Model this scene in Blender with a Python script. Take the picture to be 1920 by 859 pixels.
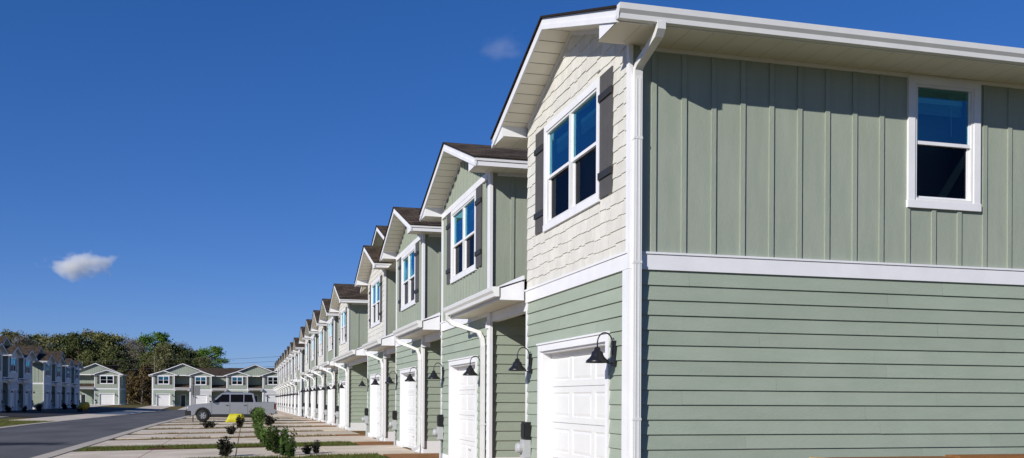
import bpy, bmesh, math, random
from mathutils import Vector, Matrix, noise
R_ = math.radians
for o in list(bpy.data.objects): bpy.data.objects.remove(o)
S = bpy.context.scene
COL = S.collection
# ------------------------------------------------------------------ camera
EYE = 1.45
cam = bpy.data.cameras.new('camera'); co = bpy.data.objects.new('camera', cam); COL.objects.link(co)
cam.sensor_fit = 'HORIZONTAL'; cam.sensor_width = 36; cam.lens = 1863/1920*36
cam.shift_y = (748.6-429.5)/1920
cam.clip_start = .1; cam.clip_end = 6000
co.matrix_world = Matrix.Translation((0, 0, EYE)) @ Matrix.Rotation(R_(-15), 4, 'Z') @ Matrix.Rotation(R_(90), 4, 'X') @ Matrix.Rotation(R_(.3), 4, 'Z')
S.camera = co
S.render.resolution_x = 1024; S.render.resolution_y = 458
# ------------------------------------------------------------------ light
SUN_DIR = Vector((1.17, .83, -.65)).normalized()          # direction the light travels
sun_el = math.asin(-SUN_DIR.z); sun_az = math.atan2(-SUN_DIR.x, -SUN_DIR.y)
W = bpy.data.worlds.new("World"); S.world = W; W.use_nodes = True
nt = W.node_tree; nt.nodes.clear()
sky = nt.nodes.new('ShaderNodeTexSky'); sky.sky_type = 'NISHITA'; sky.sun_disc = False
sky.sun_elevation = sun_el; sky.sun_rotation = sun_az % (2*math.pi)
sky.air_density = 1.0; sky.dust_density = .0; sky.ozone_density = 2.2; sky.altitude = 2500
hs = nt.nodes.new('ShaderNodeHueSaturation'); hs.inputs['Saturation'].default_value = 1.32
bg = nt.nodes.new('ShaderNodeBackground'); bg.inputs['Strength'].default_value = .085
wo = nt.nodes.new('ShaderNodeOutputWorld')
tint = nt.nodes.new('ShaderNodeMix'); tint.data_type = 'RGBA'; tint.blend_type = 'MULTIPLY'; tint.inputs[0].default_value = 1; tint.inputs[7].default_value = (.88, .89, 1.14, 1)
nt.links.new(sky.outputs[0], hs.inputs['Color']); nt.links.new(hs.outputs[0], tint.inputs[6]); 
gam = nt.nodes.new('ShaderNodeGamma'); gam.inputs['Gamma'].default_value = .72
tin2 = nt.nodes.new('ShaderNodeMix'); tin2.data_type = 'RGBA'; tin2.blend_type = 'MULTIPLY'; tin2.inputs[0].default_value = 1; tin2.inputs[7].default_value = (.92, 1.2, 1.70, 1)
nt.links.new(tint.outputs[2], gam.inputs[0]); nt.links.new(gam.outputs[0], tin2.inputs[6]); nt.links.new(tin2.outputs[2], bg.inputs[0]); nt.links.new(bg.outputs[0], wo.inputs[0])
sl = bpy.data.lights.new('sun', 'SUN'); sl.energy = 5.0; sl.angle = R_(.5); sl.color = (1, .955, .885)
so = bpy.data.objects.new('sun', sl); COL.objects.link(so)
so.rotation_euler = SUN_DIR.to_track_quat('-Z', 'Y').to_euler()
S.view_settings.view_transform = 'Standard'; S.view_settings.look = 'None'
S.view_settings.exposure = 0.0; S.view_settings.gamma = 1; S.view_settings.use_curve_mapping = False

# ------------------------------------------------------------------ materials
MATS = {}
def mat(name, col, rough=.6, spec=.3, metal=0, col2=None, nscale=6, stretch=(1, 1, 1), bump=0, bscale=60, bstretch=None, coord='Object', detail=6, emis=None, contrast=(.3, .7), isl=0):
    m = bpy.data.materials.new(name); m.use_nodes = True
    t = m.node_tree; N = t.nodes; L = t.links
    p = N['Principled BSDF']; p.inputs['Roughness'].default_value = rough; p.inputs['Metallic'].default_value = metal
    p.inputs['Specular IOR Level'].default_value = spec
    p.inputs['Base Color'].default_value = (*col, 1)
    tc = N.new('ShaderNodeTexCoord')
    def nz(scale, st):
        mp = N.new('ShaderNodeMapping'); mp.inputs['Scale'].default_value = st
        L.new(tc.outputs[coord], mp.inputs['Vector'])
        n = N.new('ShaderNodeTexNoise'); n.inputs['Scale'].default_value = scale; n.inputs['Detail'].default_value = detail; n.inputs['Roughness'].default_value = .6
        L.new(mp.outputs[0], n.inputs['Vector']); return n
    if col2 is not None:
        n = nz(nscale, stretch); cr = N.new('ShaderNodeValToRGB')
        cr.color_ramp.elements[0].position = contrast[0]; cr.color_ramp.elements[1].position = contrast[1]
        cr.color_ramp.elements[0].color = (*col, 1); cr.color_ramp.elements[1].color = (*col2, 1)
        L.new(n.outputs[0], cr.inputs[0]); L.new(cr.outputs[0], p.inputs['Base Color'])
    if bump:
        b = nz(bscale, bstretch or stretch); bn = N.new('ShaderNodeBump'); bn.inputs['Strength'].default_value = bump; bn.inputs['Distance'].default_value = .01
        L.new(b.outputs[0], bn.inputs['Height']); L.new(bn.outputs[0], p.inputs['Normal'])
    if isl:      # every board or shake a touch lighter or darker than its neighbour
        ge_ = N.new('ShaderNodeNewGeometry'); mr = N.new('ShaderNodeMapRange'); mr.inputs[3].default_value = 1-isl; mr.inputs[4].default_value = 1+isl
        L.new(ge_.outputs['Random Per Island'], mr.inputs[0])
        n9 = nz(.9, (1, 1, 1)); m9 = N.new('ShaderNodeMapRange'); m9.inputs[1].default_value = .3; m9.inputs[2].default_value = .7; m9.inputs[3].default_value = 1-isl; m9.inputs[4].default_value = 1+isl; L.new(n9.outputs[0], m9.inputs[0])
        mu_ = N.new('ShaderNodeMath'); mu_.operation = 'MULTIPLY'; L.new(mr.outputs[0], mu_.inputs[0]); L.new(m9.outputs[0], mu_.inputs[1])
        sc_ = N.new('ShaderNodeVectorMath'); sc_.operation = 'SCALE'; L.new(p.inputs['Base Color'].links[0].from_socket, sc_.inputs[0]); L.new(mu_.outputs[0], sc_.inputs['Scale']); L.new(sc_.outputs[0], p.inputs['Base Color'])
    MATS[name] = m; return m
GREEN = (.290, .340, .270); GREEN2 = (.325, .370, .300)
lapM = mat('green_lap_paint', GREEN, .55, .3, col2=GREEN2, nscale=2.2, stretch=(.6, .6, 3), bump=.5, bscale=14, bstretch=(1.2, 1.2, 14), isl=.045)
# fine vertical weather streaks on battens
batM = mat('green_panel_paint', (.285, .325, .262), .55, .3, col2=(.325, .358, .295), nscale=3, stretch=(3, 3, .5), bump=.5, bscale=14, bstretch=(12, 12, 1.0), isl=.03)
shakeM = mat('cream_shake_paint', (.60, .585, .53), .6, .3, col2=(.67, .655, .60), nscale=4, bump=.5, bscale=14, bstretch=(12, 12, 1.2), isl=.05)
paleM = mat('pale_grey_lap_paint', (.50, .50, .49), .55, .3, col2=(.55, .55, .54), nscale=2.2, stretch=(.6, .6, 3))
whiteM = mat('white_trim_paint', (.70, .70, .72), .45, .35, col2=(.77, .77, .79), nscale=2.5, bump=.05, bscale=30)
gutM = mat('white_gutter_metal', (.66, .66, .65), .35, .5, col2=(.72, .72, .71), nscale=3)
sofM = mat('cream_soffit_vinyl', (.72, .69, .58), .55, .3, col2=(.78, .75, .65), nscale=3)
grooveM = mat('soffit_groove', (.20, .19, .15), .9)
doorM = mat('white_garage_steel', (.66, .66, .655), .4, .4, col2=(.71, .71, .70), nscale=2, bump=.06, bscale=40, bstretch=(2, 2, 20))
blackM = mat('black_iron', (.012, .012, .014), .35, .5)
shutM = mat('charcoal_shutter_paint', (.075, .07, .066), .55, .3, col2=(.09, .085, .08), nscale=5, bump=.3, bscale=20, bstretch=(12, 12, 1))
shut2M = mat('charcoal_strap', (.03, .029, .028), .5, .3)
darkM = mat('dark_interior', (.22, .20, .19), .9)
blindM = mat('window_blind', (.78, .80, .76), .6)
strutM = mat('green_brace', (.28, .40, .24), .6)
meterM = mat('grey_meter_metal', (.42, .43, .44), .4, .5)
fdoorM = mat('dark_front_door', (.02, .022, .025), .4, .5)
concM = mat('driveway_concrete', (.50, .42, .325), .85, .2, col2=(.76, .66, .53), nscale=.7, bump=.3, bscale=40, contrast=(.25, .75))
kerbM = mat('kerb_concrete', (.42, .37, .30), .85, .2, col2=(.54, .48, .40), nscale=2)
foundM = mat('foundation_trim', (.72, .73, .74), .6)
woodM = mat('brown_lumber', (.20, .085, .03), .7, .2, col2=(.30, .14, .05), nscale=4, stretch=(.5, 8, 8), bump=.3)
goldM = mat('golden_lumber', (.50, .28, .08), .7, .2, col2=(.60, .36, .13), nscale=4, stretch=(.5, 8, 8))
poleM = mat('weathered_pole', (.16, .13, .10), .9)
wireM = mat('power_cable', (.06, .06, .065), .7)

def glassmat(name, tint, refl, tr):
    m = bpy.data.materials.new(name); m.use_nodes = True; t = m.node_tree; N = t.nodes; L = t.links
    N.clear(); out = N.new('ShaderNodeOutputMaterial')
    g = N.new('ShaderNodeBsdfGlossy'); g.inputs['Roughness'].default_value = .02; g.inputs['Color'].default_value = (*tint, 1)
    tt = N.new('ShaderNodeBsdfTransparent'); tt.inputs['Color'].default_value = (*tr, 1)
    f = N.new('ShaderNodeFresnel'); f.inputs['IOR'].default_value = 1.5
    ma = N.new('ShaderNodeMath'); ma.operation = 'ADD'; ma.use_clamp = True; ma.inputs[1].default_value = refl
    mx = N.new('ShaderNodeMixShader')
    # a slow waviness of the sheet
    tc = N.new('ShaderNodeTexCoord'); n = N.new('ShaderNodeTexNoise'); n.inputs['Scale'].default_value = 1.6
    b = N.new('ShaderNodeBump'); b.inputs['Strength'].default_value = .06; b.inputs['Distance'].default_value = .05
    L.new(tc.outputs['Object'], n.inputs['Vector']); L.new(n.outputs[0], b.inputs['Height']); L.new(b.outputs[0], g.inputs['Normal'])
    L.new(f.outputs[0], ma.inputs[0]); L.new(ma.outputs[0], mx.inputs[0]); L.new(tt.outputs[0], mx.inputs[1]); L.new(g.outputs[0], mx.inputs[2])
    L.new(mx.outputs[0], out.inputs[0]); return m
glassM = glassmat('coated_window_glass', (.28, .78, .95), .2, (.50, .92, .88))
screenM = glassmat('screened_window_glass', (.25, .26, .30), .0, (.50, .50, .52))

def shingle_mat():
    m = bpy.data.materials.new('asphalt_shingles'); m.use_nodes = True; t = m.node_tree; N = t.nodes; L = t.links
    p = N['Principled BSDF']; p.inputs['Roughness'].default_value = .9; p.inputs['Specular IOR Level'].default_value = .15
    uv = N.new('ShaderNodeUVMap')
    br = N.new('ShaderNodeTexBrick'); br.inputs['Scale'].default_value = 1; br.inputs['Brick Width'].default_value = .33; br.inputs['Row Height'].default_value = .14
    br.inputs['Mortar Size'].default_value = .012; br.inputs['Color1'].default_value = (.045, .033, .024, 1); br.inputs['Color2'].default_value = (.125, .096, .070, 1); br.inputs['Mortar'].default_value = (.022, .018, .015, 1)
    n = N.new('ShaderNodeTexNoise'); n.inputs['Scale'].default_value = 3; n.inputs['Detail'].default_value = 5
    L.new(uv.outputs[0], br.inputs['Vector']); L.new(uv.outputs[0], n.inputs['Vector'])
    cr = N.new('ShaderNodeValToRGB'); cr.color_ramp.elements[0].position = .3; cr.color_ramp.elements[1].position = .7
    cr.color_ramp.elements[0].color = (.55, .55, .55, 1); cr.color_ramp.elements[1].color = (1.35, 1.25, 1.1, 1)
    L.new(n.outputs[0], cr.inputs[0])
    mx = N.new('ShaderNodeMix'); mx.data_type = 'RGBA'; mx.blend_type = 'MULTIPLY'; mx.inputs[0].default_value = 1
    L.new(br.outputs['Color'], mx.inputs[6]); L.new(cr.outputs[0], mx.inputs[7]); L.new(mx.outputs[2], p.inputs['Base Color'])
    b = N.new('ShaderNodeBump'); b.inputs['Strength'].default_value = .8; b.inputs['Distance'].default_value = .012
    L.new(br.outputs['Fac'], b.inputs['Height']); b.invert = True; L.new(b.outputs[0], p.inputs['Normal'])
    return m
roofM = shingle_mat()

def asphalt_mat():
    m = bpy.data.materials.new('asphalt'); m.use_nodes = True; t = m.node_tree; N = t.nodes; L = t.links
    p = N['Principled BSDF']; p.inputs['Roughness'].default_value = .85; p.inputs['Specular IOR Level'].default_value = .2
    tc = N.new('ShaderNodeTexCoord')
    n = N.new('ShaderNodeTexNoise'); n.inputs['Scale'].default_value = .45; n.inputs['Detail'].default_value = 8
    mp = N.new('ShaderNodeMapping'); mp.inputs['Scale'].default_value = (1.0, .35, 1); L.new(tc.outputs['Object'], mp.inputs[0]); L.new(mp.outputs[0], n.inputs['Vector'])
    cr = N.new('ShaderNodeValToRGB'); cr.color_ramp.elements[0].position = .3; cr.color_ramp.elements[1].position = .72
    cr.color_ramp.elements[0].color = (.085, .084, .082, 1); cr.color_ramp.elements[1].color = (.155, .152, .148, 1); L.new(n.outputs[0], cr.inputs[0])
    # dark stain where water ran across the lane
    mp2 = N.new('ShaderNodeMapping'); mp2.vector_type = 'POINT'; mp2.inputs['Location'].default_value = (8.6, -36.2, 0)
    mp3 = N.new('ShaderNodeMapping'); mp3.inputs['Rotation'].default_value = (0, 0, R_(13)); mp3.inputs['Scale'].default_value = (.28, .62, 0)
    L.new(tc.outputs['Object'], mp2.inputs[0]); L.new(mp2.outputs[0], mp3.inputs[0])
    n2 = N.new('ShaderNodeTexNoise'); n2.inputs['Scale'].default_value = 1.1; n2.inputs['Detail'].default_value = 4; L.new(tc.outputs['Object'], n2.inputs['Vector'])
    ln = N.new('ShaderNodeVectorMath'); ln.operation = 'LENGTH'; L.new(mp3.outputs[0], ln.inputs[0])
    ad = N.new('ShaderNodeMath'); ad.operation = 'MULTIPLY_ADD'; ad.inputs[1].default_value = 1.3; L.new(n2.outputs[0], ad.inputs[0]); L.new(ln.outputs['Value'], ad.inputs[2])
    c2 = N.new('ShaderNodeValToRGB'); c2.color_ramp.elements[0].position = .75; c2.color_ramp.elements[1].position = 1.0
    c2.color_ramp.elements[0].color = (.16, .18, .25, 1); c2.color_ramp.elements[1].color = (1, 1, 1, 1)
    hv = N.new('ShaderNodeMath'); hv.operation = 'MULTIPLY'; hv.inputs[1].default_value = .6; L.new(ad.outputs[0], hv.inputs[0]); L.new(hv.outputs[0], c2.inputs[0])
    mx = N.new('ShaderNodeMix'); mx.data_type = 'RGBA'; mx.blend_type = 'MULTIPLY'; mx.inputs[0].default_value = 1
    L.new(cr.outputs[0], mx.inputs[6]); L.new(c2.outputs[0], mx.inputs[7]); L.new(mx.outputs[2], p.inputs['Base Color'])
    b = N.new('ShaderNodeBump'); b.inputs['Strength'].default_value = .4; b.inputs['Distance'].default_value = .01
    n3 = N.new('ShaderNodeTexNoise'); n3.inputs['Scale'].default_value = 60; L.new(tc.outputs['Object'], n3.inputs['Vector']); L.new(n3.outputs[0], b.inputs['Height']); L.new(b.outputs[0], p.inputs['Normal'])
    return m
asphM = asphalt_mat()

def ground_mat():
    m = bpy.data.materials.new('lawn_and_soil'); m.use_nodes = True; t = m.node_tree; N = t.nodes; L = t.links
    p = N['Principled BSDF']; p.inputs['Roughness'].default_value = .95; p.inputs['Specular IOR Level'].default_value = .1
    tc = N.new('ShaderNodeTexCoord')
    n = N.new('ShaderNodeTexNoise'); n.inputs['Scale'].default_value = .35; n.inputs['Detail'].default_value = 7; L.new(tc.outputs['Object'], n.inputs['Vector'])
    n2 = N.new('ShaderNodeTexNoise'); n2.inputs['Scale'].default_value = 9; n2.inputs['Detail'].default_value = 6; L.new(tc.outputs['Object'], n2.inputs['Vector'])
    cr = N.new('ShaderNodeValToRGB'); e = cr.color_ramp.elements; e[0].position = .38; e[0].color = (.20, .115, .045, 1); e[1].position = .62; e[1].color = (.085, .105, .028, 1)
    x = e.new(.5); x.color = (.15, .13, .05, 1); L.new(n.outputs[0], cr.inputs[0])
    c2 = N.new('ShaderNodeValToRGB'); c2.color_ramp.elements[0].position = .3; c2.color_ramp.elements[0].color = (.55, .55, .55, 1); c2.color_ramp.elements[1].position = .7; c2.color_ramp.elements[1].color = (1.35, 1.35, 1.3, 1); L.new(n2.outputs[0], c2.inputs[0])
    mx = N.new('ShaderNodeMix'); mx.data_type = 'RGBA'; mx.blend_type = 'MULTIPLY'; mx.inputs[0].default_value = 1
    L.new(cr.outputs[0], mx.inputs[6]); L.new(c2.outputs[0], mx.inputs[7]); L.new(mx.outputs[2], p.inputs['Base Color'])
    b = N.new('ShaderNodeBump'); b.inputs['Strength'].default_value = .8; b.inputs['Distance'].default_value = .05; L.new(n2.outputs[0], b.inputs['Height']); L.new(b.outputs[0], p.inputs['Normal'])
    return m
groundM = ground_mat()
mulchM = mat('orange_mulch', (.23, .10, .035), .95, .1, col2=(.38, .20, .09), nscale=8, bump=.9, bscale=18)

# ------------------------------------------------------------------ mesh helpers
class MB:
    def __init__(s): s.v = []; s.f = []; s.uv = {}
    def quad(s, *p, uv=None):
        i = len(s.v); s.v += [tuple(q) for q in p]; s.f.append(tuple(range(i, i+len(p))))
        if uv: s.uv[len(s.f)-1] = uv
    def box(s, x0, x1, y0, y1, z0, z1):
        i = len(s.v)
        s.v += [(x0, y0, z0), (x1, y0, z0), (x1, y1, z0), (x0, y1, z0), (x0, y0, z1), (x1, y0, z1), (x1, y1, z1), (x0, y1, z1)]
        for a in ((0, 3, 2, 1), (4, 5, 6, 7), (0, 1, 5, 4), (1, 2, 6, 5), (2, 3, 7, 6), (3, 0, 4, 7)): s.f.append(tuple(i+k for k in a))
    def prism(s, prof, fr, a, b):
        """closed profile prof [(p,q)] placed by fr(t,p,q), swept from t=a to t=b"""
        n = len(prof); i = len(s.v)
        s.v += [tuple(fr(a, p, q)) for p, q in prof] + [tuple(fr(b, p, q)) for p, q in prof]
        for k in range(n): s.f.append((i+k, i+(k+1) % n, i+n+(k+1) % n, i+n+k))
        s.f.append(tuple(i+k for k in range(n))[::-1]); s.f.append(tuple(i+n+k for k in range(n)))
    def tube(s, pts, r, seg=8, r2=None, cap=True):
        pts = [Vector(p) for p in pts]; rs = r if isinstance(r, (list, tuple)) else [r]*len(pts)
        i0 = len(s.v); up = None
        for k, p in enumerate(pts):
            d = (pts[min(k+1, len(pts)-1)]-pts[max(k-1, 0)]).normalized()
            if up is None: up = d.orthogonal().normalized()
            up = (up-d*up.dot(d)).normalized(); w = d.cross(up)
            for j in range(seg):
                a = 2*math.pi*j/seg; s.v.append(tuple(p+(up*math.cos(a)+w*math.sin(a))*rs[k]))
        for k in range(len(pts)-1):
            for j in range(seg):
                a = i0+k*seg+j; b = i0+k*seg+(j+1) % seg; s.f.append((a, b, b+seg, a+seg))
        if cap: s.f.append(tuple(i0+j for j in range(seg))[::-1]); s.f.append(tuple(i0+(len(pts)-1)*seg+j for j in range(seg)))
    def rtube(s, pts, wv, w, d):
        """rectangular pipe; wv fixed width direction"""
        pts = [Vector(p) for p in pts]; wv = Vector(wv).normalized(); i0 = len(s.v)
        for k, p in enumerate(pts):
            t = (pts[min(k+1, len(pts)-1)]-pts[max(k-1, 0)]).normalized(); dv = t.cross(wv).normalized()
            for a, b in ((-1, -1), (1, -1), (1, 1), (-1, 1)): s.v.append(tuple(p+wv*a*w/2+dv*b*d/2))
        for k in range(len(pts)-1):
            for j in range(4):
                a = i0+k*4+j; b = i0+k*4+(j+1) % 4; s.f.append((a, b, b+4, a+4))
        s.f.append((i0+3, i0+2, i0+1, i0)); e = i0+(len(pts)-1)*4; s.f.append((e, e+1, e+2, e+3))
    def lathe(s, prof, c, axis='Z', seg=20):
        i0 = len(s.v); c = Vector(c)
        for r, h in prof:
            for j in range(seg):
                a = 2*math.pi*j/seg; x, y = r*math.cos(a), r*math.sin(a)
                s.v.append(tuple(c+(Vector((x, y, h)) if axis == 'Z' else Vector((x, h, y)) if axis == 'Y' else Vector((h, x, y)))))
        for k in range(len(prof)-1):
            for j in range(seg):
                a = i0+k*seg+j; b = i0+k*seg+(j+1) % seg; s.f.append((a, b, b+seg, a+seg))
    def build(s, name, m, parent=None, mirror=False, smooth=False, bevel=0, recalc=False):
        me = bpy.data.meshes.new(name)
        v = [(-a, b, c) for a, b, c in s.v] if mirror else s.v
        f = [t[::-1] for t in s.f] if mirror else s.f
        me.from_pydata(v, [], f)
        if s.uv:
            ul = me.uv_layers.new(name='UVMap')
            for fi, uv in s.uv.items():
                po = me.polygons[fi]; uu = uv[::-1] if mirror else uv
                for k, li in enumerate(po.loop_indices): ul.data[li].uv = uu[k]
        me.materials.append(m)
        if recalc or bevel:
            bm = bmesh.new(); bm.from_mesh(me)
            if bevel:
                bmesh.ops.remove_doubles(bm, verts=bm.verts, dist=1e-5)
            bmesh.ops.recalc_face_normals(bm, faces=bm.faces); bm.to_mesh(me); bm.free()
        if smooth:
            for p in me.polygons: p.use_smooth = True
        o = bpy.data.objects.new(name, me); COL.objects.link(o)
        if parent: o.parent = parent
        if bevel:
            md = o.modifiers.new('b', 'BEVEL'); md.width = bevel; md.segments = 2; md.limit_method = 'ANGLE'; md.angle_limit = R_(35)
        return o
def tag(o, label=None, cat=None, group=None, kind=None):
    if label: o['label'] = label
    if cat: o['category'] = cat
    if group: o['group'] = group
    if kind: o['kind'] = kind
    return o
def empty(name, loc=(0, 0, 0), rz=0):
    o = bpy.data.objects.new(name, None); COL.objects.link(o); o.location = loc; o.rotation_euler.z = rz; o.empty_display_size = .3; return o
def copy_tree(o, parent=None):
    c = o.copy(); COL.objects.link(c)
    if parent: c.parent = parent
    for ch in list(o.children): copy_tree(ch, c)
    return c

# ------------------------------------------------------------------ terrain
def pl(x, pts):
    if x <= pts[0][0]: return pts[0][1]
    for (a, b), (c, d) in zip(pts, pts[1:]):
        if x <= c: return b+(d-b)*(x-a)/(c-a)
    return pts[-1][1]
HX = [(-24, .02), (-11.6, -.14), (-5.2, -.14), (4.0, 0)]
HY = [(60, 0), (165, .42), (190, .12)]
HW = [(-24, .35), (-11.6, 1)]
def H(x, y): return pl(x, HX)-pl(y, HY)*pl(x, HW)
def frange(a, b, n): return [a+(b-a)*i/n for i in range(n+1)]
def lines(a, b, pts, step):
    s = sorted({round(v, 3) for v in frange(a, b, max(1, int((b-a)/step)))} | {p[0] for p in pts if a < p[0] < b})
    return s
def sheet(mb, x0, x1, y0, y1, off, step=6, skirt=0):
    xs = lines(x0, x1, HX, step); ys = lines(y0, y1, HY, step)
    i0 = len(mb.v)
    for y in ys:
        for x in xs: mb.v.append((x, y, H(x, y)+off))
    n = len(xs)
    for j in range(len(ys)-1):
        for i in range(n-1):
            a = i0+j*n+i; mb.f.append((a, a+1, a+1+n, a+n))
    if skirt:
        def sk(p, q): mb.quad((p[0], p[1], H(*p)+off-skirt), (q[0], q[1], H(*q)+off-skirt), (q[0], q[1], H(*q)+off), (p[0], p[1], H(*p)+off))
        for a, b in zip(xs, xs[1:]): sk((a, y0), (b, y0)); sk((b, y1), (a, y1))
        for a, b in zip(ys, ys[1:]): sk((x0, b), (x0, a)); sk((x1, a), (x1, b))

# ------------------------------------------------------------------ wall generators
class Fr:
    """wall frame: u along wall, n outward, z up"""
    def __init__(s, O, U, N): s.O = Vector(O); s.U = Vector(U); s.N = Vector(N)
    def __call__(s, u, n, z): return tuple(s.O+s.U*u+s.N*n+Vector((0, 0, z)))
def fbox(mb, fr, u0, u1, n0, n1, z0, z1):
    i = len(mb.v)
    for z in (z0, z1):
        for u, n in ((u0, n1), (u1, n1), (u1, n0), (u0, n0)): mb.v.append(fr(u, n, z))
    for a in ((0, 3, 2, 1), (4, 5, 6, 7), (0, 1, 5, 4), (1, 2, 6, 5), (2, 3, 7, 6), (3, 0, 4, 7)): mb.f.append(tuple(i+k for k in a))
def lap(mb, fr, u0, u1, z0, z1, openings=(), e=.183, rnd=None, jlen=3.66, zref=3.04):
    rnd = rnd or random.Random(1)
    z = zref
    rows = []
    while z > z0:
        rows.append((max(z-e, z0), min(z, z1))); z -= e
    for (a, b) in rows:
        if b <= a+.005: continue
        cuts = [(u0, u1, a, b)]
        for (p, q, r, s) in openings:
            new = []
            for (c, d, aa, bb) in cuts:
                if d <= p or c >= q or bb <= r or aa >= s: new.append((c, d, aa, bb)); continue
                if c < p: new.append((c, p, aa, bb))
                if d > q: new.append((q, d, aa, bb))
                if aa < r: new.append((max(c, p), min(d, q), aa, r))
                if bb > s: new.append((max(c, p), min(d, q), s, bb))
            cuts = new
        off = rnd.uniform(.4, jlen)
        for (c, d, aa, bb) in cuts:
            us = [c]; t = u0+off
            while t < d:
                if t > c+.05 and t < d-.05: us.append(t)
                t += jlen
            us.append(d)
            for k in range(len(us)-1):
                p, q = us[k]+(.0006 if k else 0), us[k+1]-(.0006 if k < len(us)-2 else 0)
                jn = rnd.uniform(-.0006, .0006); dz = rnd.uniform(-.0012, .0012)
                nb, ntp = .030+jn, .007+jn
                m0 = max(1, int((q-p)/1.2)); 
                mb.quad(fr(p, nb, aa+dz), fr(q, nb, aa+dz), fr(q, ntp, bb+.004), fr(p, ntp, bb+.004))
                mb.quad(fr(p, 0, aa+dz), fr(q, 0, aa+dz), fr(q, nb, aa+dz), fr(p, nb, aa+dz))
    # backing sheet
def panel(mb, fr, u0, u1, z0, tz, openings=(), breaks=(), n=.006):
    us = sorted({u0, u1} | {b for b in breaks if u0 < b < u1} | {v for o in openings for v in o[:2] if u0 < v < u1})
    for a, b in zip(us, us[1:]):
        m = (a+b)/2; op = [o for o in openings if o[0] <= m <= o[1]]
        if op:
            o = op[0]
            if o[2] > z0: mb.quad(fr(a, n, z0), fr(b, n, z0), fr(b, n, o[2]), fr(a, n, o[2]))
            if tz(m) > o[3]: mb.quad(fr(a, n, o[3]), fr(b, n, o[3]), fr(b, n, tz(b)), fr(a, n, tz(a)))
        else: mb.quad(fr(a, n, z0), fr(b, n, z0), fr(b, n, tz(b)), fr(a, n, tz(a)))
def battens(mb, fr, us, z0, tz, openings=(), w=.064, n0=.006, n1=.026):
    for u in us:
        op = [o for o in openings if o[0]-.03 < u < o[1]+.03]
        segs = [(z0, tz(u)-.002)]
        if op:
            o = op[0]; segs = [(z0, o[2]), (o[3], tz(u)-.002)]
        for a, b in segs:
            if b > a+.03: fbox(mb, fr, u-w/2, u+w/2, n0, n1, a, b)
def shakes(mb, fr, u0, u1, z0, tz, zmax, openings=(), rnd=None, e=.17):
    rnd = rnd or random.Random(5); z = z0; row = 0
    while z < zmax:
        u = u0-rnd.uniform(0, .15)
        while u < u1:
            w = rnd.choice((.13, .17, .2, .24)); a, b = max(u, u0), min(u+w-.004, u1); u += w
            if b-a < .01: continue
            st = rnd.choice((-.012, -.004, .006, .013)) if row else 0
            lo = z+st; hi = min(z+e+.03, tz(a), tz(b))
            for o in openings:
                if b > o[0] and a < o[1] and hi > o[2] and lo < o[3]:
                    if a < o[0]: b = min(b, o[0])
                    elif b > o[1]: a = max(a, o[1])
                    elif lo < o[2]: hi = o[2]
                    else: lo = o[3]
            if hi-lo < .01 or b-a < .005: continue
            nb = .026+rnd.uniform(-.002, .002); nt_ = .012+rnd.uniform(-.001, .001)
            if hi < z+e: nt_ = nb-.014*(hi-lo)/e
            mb.quad(fr(a, nb, lo), fr(b, nb, lo), fr(b, nt_, hi), fr(a, nt_, hi))
            mb.quad(fr(a, 0, lo), fr(b, 0, lo), fr(b, nb, lo), fr(a, nb, lo))
            mb.quad(fr(b, 0, lo), fr(b, 0, hi), fr(b, nt_, hi), fr(b, nb, lo))
            mb.quad(fr(a, 0, lo), fr(a, nb, lo), fr(a, nt_, hi), fr(a, 0, hi))
        z += e; row += 1

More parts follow.
